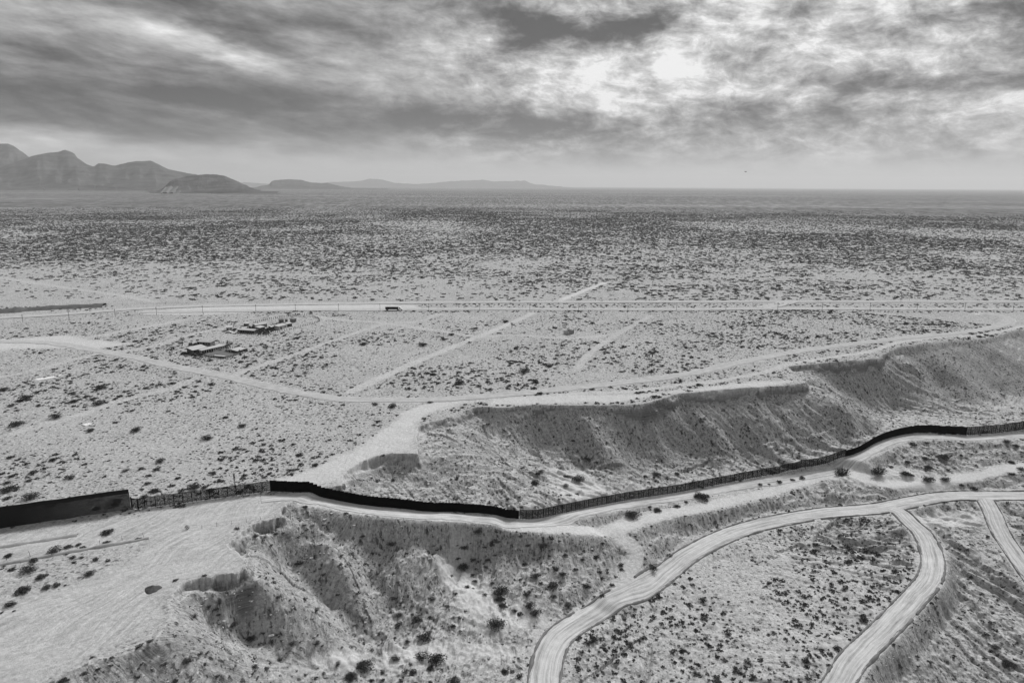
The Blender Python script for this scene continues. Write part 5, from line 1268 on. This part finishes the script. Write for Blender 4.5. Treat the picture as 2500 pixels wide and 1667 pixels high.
for i, r in enumerate(RK):
    o = bpy.data.objects.new('rock', RM[i % 4]); COL.objects.link(o); s_ = r[2] * rd_[i] / FPX / 2
    o.location = (rx[i], ry[i], rz_[i] + s_ * .15); o.scale = (s_ * 1.1, s_, s_); o.rotation_euler.z = i * 1.3
    if r[0] < 880 and r[1] > 1150: lb, gp = 'pale rock lying on the slope of the left gullies', 'rocks of the left gullies'
    elif r[0] > 2000: lb, gp = 'pale block fallen under the rim of the right bluff', 'rocks of the right bluff'
    elif r[1] > 1270: lb, gp = 'pale boulder jutting from the slope below the fence road', 'boulders below the fence road'
    else: lb, gp = 'small pale rock on the bluff face behind the fence', 'rocks of the bluff face'
    if i == 3: lb = 'largest pale rock on the slope of the left gullies'
    if i == 13: lb = 'big pale outcrop boulder on the slope below the fence road'
    if i == 14: lb = 'smaller pale boulder touching the big outcrop boulder'
    if gp == 'rocks of the left gullies' and i != 3: lb = ('%s pale rock from the left on the slope of the left gullies' % ordn[sorted([q[0] for q in RK if q[0] < 880 and q[1] > 1150]).index(r[0])])
    if gp == 'rocks of the bluff face': lb = '%s small pale rock from the left on the bluff behind the fence' % ordn[sorted([q[0] for q in RK if q[0] > 880 and q[1] < 1150 and q[0] < 2000 or q[0] == 900 or q[0] == 880]).index(r[0])]
    tag(o, lb, 'rock', gp)

def stones():
    xs, ys = cand(140, 480, 150000); k = ~inside(HIGH, xs, ys); xs, ys = xs[k], ys[k]
    d = RIMPL.query(xs, ys)[0]; e = .8; z0 = ground(xs, ys); sl = np.hypot(ground(xs + e, ys) - z0, ground(xs, ys + e) - z0) / e
    w = (np.exp(-d / 9) * .9 + .22 * sstep(.3, .7, sl)) * (.3 + 1.2 * sstep(-.2, .4, fbm(xs / 7, ys / 7, 3, 141)))
    keep = (rng.random(len(xs)) < w) & (d > 1.0) & road_clear(xs, ys, .3)
    px, py, _ = proj(xs, ys, z0); keep &= (px > -50) & (px < 2400) & (py < 1620)
    xs, ys, z0 = xs[keep], ys[keep], z0[keep]; n = len(xs); print('STONES', n)
    a = len(LIBN)
    scatter_obj('loose_stones', np.stack([xs, ys, z0 + .02], 1), rng.lognormal(-1.75, .5, n).clip(.07, .8), rng.random(n) * 6.28, rng.integers(10, 13, n), 'countless loose pale stones lying below the rims and on the eroded slopes', np.full(n, .8))
for i in range(3): LIBN.append(lib('d%02d' % i, rock_mesh(20 + i)))
stones()

# ------------------------------------------------------------------ ranch compounds, truck
M_ROOFW = mat_simple('sheet_roof', .48, .6, .3, .9); M_WALL = mat_simple('block_wall', .20, .95, .3, .8); M_WALLD = mat_simple('dark_board_wall', .09, .95, .3, .8); M_WALLP = mat_simple('plaster_wall', .40, .95, .2, .8)  # board walls have a plain dark tone
M_DARKGL = mat_simple('dark_opening', .02); M_JUNK = mat_simple('scrap', .06, .9, .6, 1.5)
def pt(px, py, e=0.0):
    x, y = unproj(px, py, e); return np.array([float(x), float(y)])
def building(name, a, b, depth, H, label, cat='shed', wall=None, roof=None, kind='mono', rise=.5, doors=1, windows=1, over=.3, grp='ranch buildings'):
    A_ = pt(*a); B_ = pt(*b); L = np.hypot(*(B_ - A_)); rz = math.atan2(B_[1] - A_[1], B_[0] - A_[0]); c = (A_ + B_) / 2
    z = float(ground(np.array([c[0]]), np.array([c[1]]))[0]); root = empty(name, (c[0], c[1], z), rz); tag(root, label, cat, grp)
    wall = wall or M_WALL; roof = roof or M_ROOFW; d = depth; w = MB(); h0 = H; h1 = H + (rise if kind == 'mono' else 0)
    x0, x1 = -L / 2, L / 2
    w.poly([(x0, 0, -.3), (x1, 0, -.3), (x1, d, -.3), (x0, d, -.3), (x0, 0, h0), (x1, 0, h0), (x1, d, h1), (x0, d, h1)],
           [(0, 1, 5, 4), (1, 2, 6, 5), (2, 3, 7, 6), (3, 0, 4, 7), (4, 5, 6, 7)])
    if kind == 'gable': w.poly([(x0, 0, h0), (x0, d, h0), (x0, d / 2, h0 + rise), (x1, 0, h0), (x1, d, h0), (x1, d / 2, h0 + rise)], [(0, 2, 1), (3, 4, 5)])
    w.build('wall', wall, root)
    r = MB(); o = over; t = .12
    if kind == 'mono':
        k = rise / d
        q = [(x0 - o, -o, h0 - k * o + .02), (x1 + o, -o, h0 - k * o + .02), (x1 + o, d + o, h1 + k * o + .02), (x0 - o, d + o, h1 + k * o + .02)]
        r.poly(q + [(p[0], p[1], p[2] + t) for p in q], [(3, 2, 1, 0), (4, 5, 6, 7), (0, 1, 5, 4), (1, 2, 6, 5), (2, 3, 7, 6), (3, 0, 4, 7)])
    else:
        k = rise / (d / 2)
        for s_ in (0, 1):
            ya, yb = (-o, d / 2) if s_ == 0 else (d + o, d / 2)
            q = [(x0 - o, ya, h0 - k * o + .02), (x1 + o, ya, h0 - k * o + .02), (x1 + o, yb, h0 + rise + .02), (x0 - o, yb, h0 + rise + .02)]
            if s_: q = q[::-1]
            r.poly(q + [(p[0], p[1], p[2] + t) for p in q], [(3, 2, 1, 0), (4, 5, 6, 7), (0, 1, 5, 4), (1, 2, 6, 5), (2, 3, 7, 6), (3, 0, 4, 7)])
    r.build('roof', roof, root)
    for i in range(doors): MB().box((x0 + L * (i + .5) / (doors + windows), -.03, 1.0), (min(1.1, L * .2), .1, 2.0)).build('door', M_DARKGL, root)
    for i in range(windows): MB().box((x0 + L * (i + doors + .5) / (doors + windows), -.03, 1.35), (min(1.0, L * .15), .1, .7)).build('window', M_DARKGL, root)
    return root
building('barn', (444, 815), (477, 807.5), 6.0, 2.7, 'largest shed of the lower compound with a bright sheet roof', 'barn', M_WALLD, kind='mono', rise=.9, doors=2, windows=2)
building('long_shed', (464, 813.5), (516, 801.5), 3.2, 2.3, 'long narrow white roofed shed along the corral of the lower compound', 'shed', M_WALLP, rise=.3, doors=5, windows=5)
building('lean_to', (545, 811.5), (566, 805.5), 5.0, 1.5, 'white roofed lean-to at the right end of the lower compound', 'shed', M_WALLD, rise=.5)
building('feed_trough', (491, 820), (515, 822), 1.5, .8, 'low white topped trough in the corral of the lower compound', 'trough', M_WALLD, rise=.08, doors=0, windows=0, over=.1)
building('ruined_house', (453, 793.5), (484, 795.5), 4.5, 2.3, 'dark broken down house just behind the barn', 'house', M_WALL, mat_simple('patched_roof', .38, .9, .7, .6), rise=.3, doors=3, windows=2)
UP = [((520, 761), (534, 760), 6, 2.5, 'white roofed house at the left end of the upper compound', M_WALLP), ((546, 764), (584, 766.5), 4.5, 2.2, 'longest white roofed building of the upper compound', M_WALLD),
      ((588, 754), (614, 750), 5, 2.5, 'rear house with a pale roof in the middle of the upper compound', M_WALL), ((597, 759.5), (609, 756.5), 4, 2.2, 'small hut right of the longest building of the upper compound', M_WALLD),
      ((624, 757), (635, 755), 3.5, 2.2, 'tiny white roofed hut among the dark scrap of the upper compound', M_WALLD), ((641, 757), (660, 752), 4.5, 2.5, 'pale fronted hut near the right end of the upper compound', M_WALLP),
      ((661, 750), (671, 748.5), 4, 2.2, 'rightmost white roofed hut of the upper compound', M_WALLD), ((643, 742), (652, 741), 3, 2.6, 'boxy grey hut at the back right of the upper compound', M_WALL),
      ((657, 740), (661, 739.5), 2, 2.2, 'narrow grey hut between two boxy ones at the back of the upper compound', M_WALL), ((674, 741), (681, 739), 3, 2.6, 'boxy grey hut farthest right at the back of the upper compound', M_WALL),
      ((560, 749), (571, 748.5), 4, 1.6, 'low roof at the back left of the upper compound', M_WALLD)]
for i, (a, b, d, h, lb, wm) in enumerate(UP): building('hut' if i else 'house', a, b, d, h, lb, 'hut' if i not in (0, 1, 2) else 'house', wm, roof=M_WALL if i in (7, 8, 9) else None, rise=.4, doors=1 if i != 1 else 3, windows=1 if i != 1 else 4, kind='gable' if i in (1, 2) else 'mono')
# roofless ruin
def ruin():
    A_ = pt(1295, 766.5); B_ = pt(1307, 769.5); D_ = pt(1318, 765.5); z = float(ground(A_[0:1], A_[1:2])[0]); c = B_; root = empty('roofless_ruin', (c[0], c[1], z))
    tag(root, 'roofless pale block ruin standing alone on the mesa top', 'ruin')
    L1 = np.hypot(*(B_ - A_)); L2 = np.hypot(*(D_ - B_)); r1 = math.atan2(*(B_ - A_)[::-1]); r2 = math.atan2(*(D_ - B_)[::-1]); E_ = A_ + D_ - B_
    for P_, Q_, h in ((A_, B_, 2.7), (B_, D_, 2.9), (D_, E_, 2.4), (E_, A_, 2.2)):
        m = (P_ + Q_) / 2 - c; L = np.hypot(*(Q_ - P_)); MB().box((m[0], m[1], h / 2 - .2), (L + .25, .28, h), math.atan2(*(Q_ - P_)[::-1])).build('wall', M_WALLP if P_ is not B_ else M_WALL, root)
    m = (A_ * .75 + B_ * .25) - c; MB().box((m[0], m[1] - .2, 1.2), (.9, .12, .9), r1).build('window', M_ROOFW, root)
ruin()
# scrap heaps, corral fences, yard
def heap(px, py, w, label):
    p = pt(px, py); z = float(ground(p[0:1], p[1:2])[0]); m = MB(); n = 14
    for i in range(n):
        m.box(((rng.random() - .5) * w, (rng.random() - .5) * w * .6, .3 + .5 * rng.random()), (.4 + rng.random() * 1.3, .4 + rng.random(), .4 + rng.random() * 1.2), rng.random() * 3, .8)
    o = m.build('scrap_heap', M_JUNK); o.location = (p[0], p[1], z); tag(o, label, 'scrap heap', 'scrap heaps of the ranches')
for a in ((590, 762.5, 9, 'dark scrap in front of the middle of the upper compound'), (602, 766, 10, 'dark scrap at the near corner of the upper compound'), (618, 758, 9, 'dark scrap between the huts of the upper compound'), (634, 748, 12, 'wide dark scrap heap at the back of the upper compound'),
          (651, 747, 8, 'dark scrap behind the pale fronted hut of the upper compound'), (540, 758, 8, 'dark scrap between the left house and the longest building of the upper compound'), (582, 752, 7, 'dark scrap behind the longest building of the upper compound'), (612, 762, 7, 'dark scrap on the near side of the upper compound fence'),
          (457, 816, 7, 'dark scrap between the barn and the corral of the lower compound'), (531, 808, 9, 'dark pen in the right part of the lower compound'), (446, 793, 6, 'dark scrap left of the broken down house')): heap(*a)
wire_fence('stake_fence', [(436, 817), (455, 816.5), (485, 822), (516, 824), (545, 815), (568, 806.5), (540, 801), (505, 800), (476, 800.5)], 1.3, 1.7, 'dark stake fence round the corral of the lower compound', 4, .22)
wire_fence('stake_fence', [(541, 766), (570, 768), (604, 771), (640, 762), (669, 756.5), (700, 748), (733, 738), (722, 728), (695, 723), (660, 727), (625, 733), (582, 742)], 1.9, 1.6, 'dark stake fence looping round the upper compound', 3, .22)
def corral():
    pl = [(465, 816), (490, 821), (516, 823), (545, 814), (562, 806), (530, 803), (515, 802.5)]; xy = np.array([pt(*p) for p in pl]); z = ground(xy[:, 0], xy[:, 1]); c = xy.mean(0)
    V = [(c[0], c[1], z.mean() + .35)] + [(xy[i, 0], xy[i, 1], z[i] + .3) for i in range(len(xy))]; F = [(0, i + 1, (i + 1) % len(xy) + 1) for i in range(len(xy))]
    o = mesh_obj('corral_ground', V, F, mat_simple('trampled_manure', .15, 1, .3, .5)); 
    if o.data.polygons[0].normal.z < 0: o.data.flip_normals()
    tag(o, kind='structure')
corral()
# cars
M_TYRE = mat_simple('tyre', .015)
def car(px, py, rz, paint, label, L=4.5):
    p = pt(px, py); z = float(ground(p[0:1], p[1:2])[0]); root = empty('parked_car', (p[0], p[1], z), rz); tag(root, label, 'car', 'cars parked at the ranches')
    prof = [(-L / 2, .35), (-L / 2, .85), (-L * .36, .95), (-L * .22, 1.42), (L * .12, 1.45), (L * .27, .95), (L * .46, .85), (L / 2, .6), (L / 2, .35)]; n = len(prof); V = []
    for s_ in (-.85, .85): V += [(x, s_ * (.86 if zz > 1.2 else 1), zz) for x, zz in prof]
    F = [tuple(range(n - 1, -1, -1)), tuple(range(n, 2 * n))] + [(i, (i + 1) % n, n + (i + 1) % n, n + i) for i in range(n)]
    MB().poly(V, F).build('body', paint, root)
    MB().poly([(x, s_, zz) for s_ in (-.87, .87) for x, zz in ((-L * .30, 1.0), (-L * .2, 1.36), (L * .1, 1.38), (L * .22, 1.0))], [(3, 2, 1, 0), (4, 5, 6, 7)]).build('side_windows', M_DARKGL, root)
    for x in (-L * .32, L * .30):
        for s_ in (-1, 1): MB().bar((x, s_ * .72, .34), (x, s_ * .88, .34), .46, 12).build('wheel', M_TYRE, root)
M_WHITEP = mat_simple('white_paint', .75, .35, .05, 1, .4)
car(526, 764.5, .1, M_WHITEP, 'white car parked before the left house of the upper compound'); car(543, 766, 1.0, M_WHITEP, 'smaller white car parked at the left end of the longest building'); car(424, 814, .3, M_JUNK, 'dark car parked against the left wall of the barn')
# lorry
def lorry():
    x, y, z = hit(904, 713.2); root = empty('articulated_lorry', (x[0], y[0], z[0] + .3), .0); tag(root, 'black box trailer lorry with a white cab on the near highway', 'lorry')
    D = mat_simple('black_trailer', .012, .6, .2, .5)
    m = MB().box((-1.8, 0, 2.35), (13.2, 2.5, 2.3))
    for k in range(12): m.box((-7.9 + k * 1.11, -1.27, 2.35), (.1, .08, 2.3))
    m.box((-1.8, 0, 1.15), (13.0, .9, .3)); m.build('trailer', D, root)
    cab = MB().poly([(5.3, sy * 1.2, q) for sy in (-1, 1) for q in (.9, 3.4)] , []).v
    m = MB(); prof = [(5.4, .8), (5.4, 3.5), (6.3, 3.7), (7.4, 3.1), (7.7, 2.1), (9.3, 1.85), (9.4, .8)]; n = len(prof)
    V = [(a, s_ * 1.2, b) for s_ in (-1, 1) for a, b in prof]; F = [tuple(range(n - 1, -1, -1)), tuple(range(n, 2 * n))] + [(i, (i + 1) % n, n + (i + 1) % n, n + i) for i in range(n)]
    m.poly(V, F).build('cab', M_WHITEP, root)
    MB().poly([(a, s_ * 1.22, b) for s_ in (-1, 1) for a, b in ((6.3, 2.2), (6.3, 3.0), (7.2, 3.0), (7.5, 2.2))], [(3, 2, 1, 0), (4, 5, 6, 7)]).build('side_windows', M_DARKGL, root)
    root.scale = (.78, .78, .78)
    for wx in (-7.2, -6.0, 4.2, 5.4, 8.6):
        for s_ in (-1, 1): MB().bar((wx, s_ * .95, .5), (wx, s_ * 1.25, .5), .70, 14).build('wheel', M_TYRE, root)
lorry()
# pale slabs on the left plain
M_SLAB = mat_simple('old_concrete', .72, .9, .1, .5)
for i, (pl, lb) in enumerate((([(75, 872), (97, 867), (112, 869.5), (88, 873)], 'left concrete slab of the broken row on the left plain'), ([(96, 869), (118, 864), (130, 866), (104, 870.5)], 'middle concrete slab of the broken row on the left plain'), ([(118, 864.5), (138, 861), (143, 862), (124, 866.5)], 'right concrete slab of the broken row on the left plain'),
                              ([(188, 976), (204, 972), (213, 974), (197, 979)], 'pale slab beside dark debris on the left plain'), ([(212, 893), (221, 890.5), (224, 891.5), (214, 894.5)], 'small pale slab left of the large round bush'))):
    xy = np.array([pt(*p) for p in pl]); z = ground(xy[:, 0], xy[:, 1]); c = np.array([xy[:, 0].mean(), xy[:, 1].mean()]); zt = z.max() + .22; V = []
    for k in range(4): V.append((xy[k, 0], xy[k, 1], z.min() - .3))
    for k in range(4): V.append((xy[k, 0], xy[k, 1], zt))
    o = mesh_obj('concrete_slab', V, [(4, 5, 6, 7), (3, 2, 1, 0)] + [(k, (k + 1) % 4, 4 + (k + 1) % 4, 4 + k) for k in range(4)], M_SLAB); bm_ = bmesh.new(); bm_.from_mesh(o.data); bmesh.ops.recalc_face_normals(bm_, faces=bm_.faces); bm_.to_mesh(o.data); bm_.free()
    tag(o, lb, 'slab', 'slabs on the left plain')
def debris(px, py, w, label):
    x, y, z = hit(px, py); m = MB()
    for i in range(9): m.bar(((rng.random() - .5) * w, (rng.random() - .5) * .8, .1), ((rng.random() - .5) * w, (rng.random() - .5) * .8, .2 + .5 * rng.random()), .12)
    o = m.build('debris_pile', M_JUNK); o.location = (x[0], y[0], z[0]); tag(o, label, 'debris')
debris(210, 979, 5, 'dark broken timber beside the pale slab on the left plain')
# small trees
def tree(px, py, hpx, wpx, label, seed, open_=.5):
    x, y, z = hit(px, py); dep = proj(x, y, z)[2][0]; H = hpx * dep / FPX; Wd = wpx * dep / FPX / 2; root = empty('small_tree', (x[0], y[0], z[0])); tag(root, label, 'tree', 'small trees')
    rnd = np.random.default_rng(seed); tr = MB(); cl = []
    for k in range(6):
        a = 6.28 * k / 6 + rnd.random(); e = Vector((math.cos(a) * Wd * .7, math.sin(a) * Wd * .7, H * (.65 + .3 * rnd.random()))); mid = Vector((e.x * .25, e.y * .25, H * .35))
        tr.bar((0, 0, -.2), mid, .06 * H * .5, 6); tr.bar(mid, e, .03 * H * .5, 5); cl.append((e.x, e.y, e.z, H * .2))
    tr.build('trunk', M_STEM, root)
    V = []; F = []
    for i in range(int(420 * open_)):
        c = cl[rnd.integers(len(cl))]; d = rnd.normal(size=3); d /= np.linalg.norm(d); p = np.array(c[:3]) + d * c[3] * rnd.random() ** .4; a = rnd.normal(size=3); a /= np.linalg.norm(a); b = np.cross(a, rnd.normal(size=3)); b /= np.linalg.norm(b); s_ = .12 * H * .35
        k = len(V); V += [p - a * s_, p + b * s_ * .6, p + a * s_, p - b * s_ * .6]; F.append((k, k + 1, k + 2, k + 3))
    mesh_obj('crown', V, F, M_LEAF, root)
for a in ((1498, 821, 19, 18, 'dark many-stemmed small tree alone on the mesa top above the dirt road', 1, 1.0), (528, 797, 14, 18, 'round crowned small tree right of the broken down house', 2, 1.0), (419, 793, 20, 13, 'thin tree with a sparse crown left of the barn', 3, .5), (616, 728, 10, 14, 'bare looking tree behind the upper compound', 4, .5), (679, 722, 9, 15, 'dark low tree at the far end of the upper compound fence', 5, 1.0),
          (522, 748, 9, 14, 'leaning small tree just behind the left house of the upper compound', 6, .7), (1176, 755, 14, 5, 'thin dark stalk like tree beside the straight dirt track', 7, .4), (536, 752, 10, 12, 'dark tree behind the longest building of the upper compound', 8, 1.0), (610, 764, 9, 11, 'dark tree at the near corner of the upper compound', 9, 1.0), (596, 767, 9, 12, 'dark tree in front of the longest building of the upper compound', 10, 1.0),
          (627, 752, 8, 9, 'dark tree between the small huts of the upper compound', 11, 1.0), (2070, 1568 - 752, 1, 1, 'x', 12, .1))[:-1]: tree(*a)
# bird
def bird():
    d = ray(1712.0, 395.0); d = d / np.linalg.norm(d); p = d * 170 + np.array([0, 0, CAMZ]); m = MB()
    V = [(0, -.28, 0), (.05, 0, .03), (0, .22, 0), (-.05, 0, .03), (0, 0, -.06), (.28, .06, .14), (.62, -.02, .02), (.3, -.08, .12), (-.28, .06, .14), (-.62, -.02, .02), (-.3, -.08, .12)]
    F = [(0, 1, 3), (1, 2, 3), (0, 4, 1), (1, 4, 2), (2, 4, 3), (3, 4, 0), (1, 5, 7), (5, 6, 7), (3, 10, 8), (8, 10, 9), (0, 1, 7), (0, 10, 3)]
    o = m.poly(V, F).build('bird', M_BLACK); o.location = tuple(p); o.rotation_euler.z = .6; tag(o, 'tiny dark bird flying in the pale sky above the horizon, right half', 'bird')
bird()

# ------------------------------------------------------------------ air
def build_haze():
    m = bpy.data.materials.new('haze'); m.use_nodes = True; nt = m.node_tree
    for n in list(nt.nodes): nt.nodes.remove(n)
    o = nt.nodes.new('ShaderNodeOutputMaterial'); v = nt.nodes.new('ShaderNodeVolumePrincipled')
    v.inputs['Color'].default_value = (.92, .92, .92, 1); v.inputs['Density'].default_value = 3.7e-5; v.inputs['Anisotropy'].default_value = .2
    nt.links.new(v.outputs[0], o.inputs['Volume'])
    X, Y0, Y1, Z0, Z1 = 64000, -64000, 64000, -75, 1000
    vs = [(sx * X, y, z) for z in (Z0, Z1) for y in (Y0, Y1) for sx in (-1, 1)]
    fs = [(0, 2, 3, 1), (4, 5, 7, 6), (0, 1, 5, 4), (2, 6, 7, 3), (0, 4, 6, 2), (1, 3, 7, 5)]
    h = mesh_obj('haze', vs, fs, m); tag(h, kind='stuff')
build_haze()
print('total s', time.time() - _t)
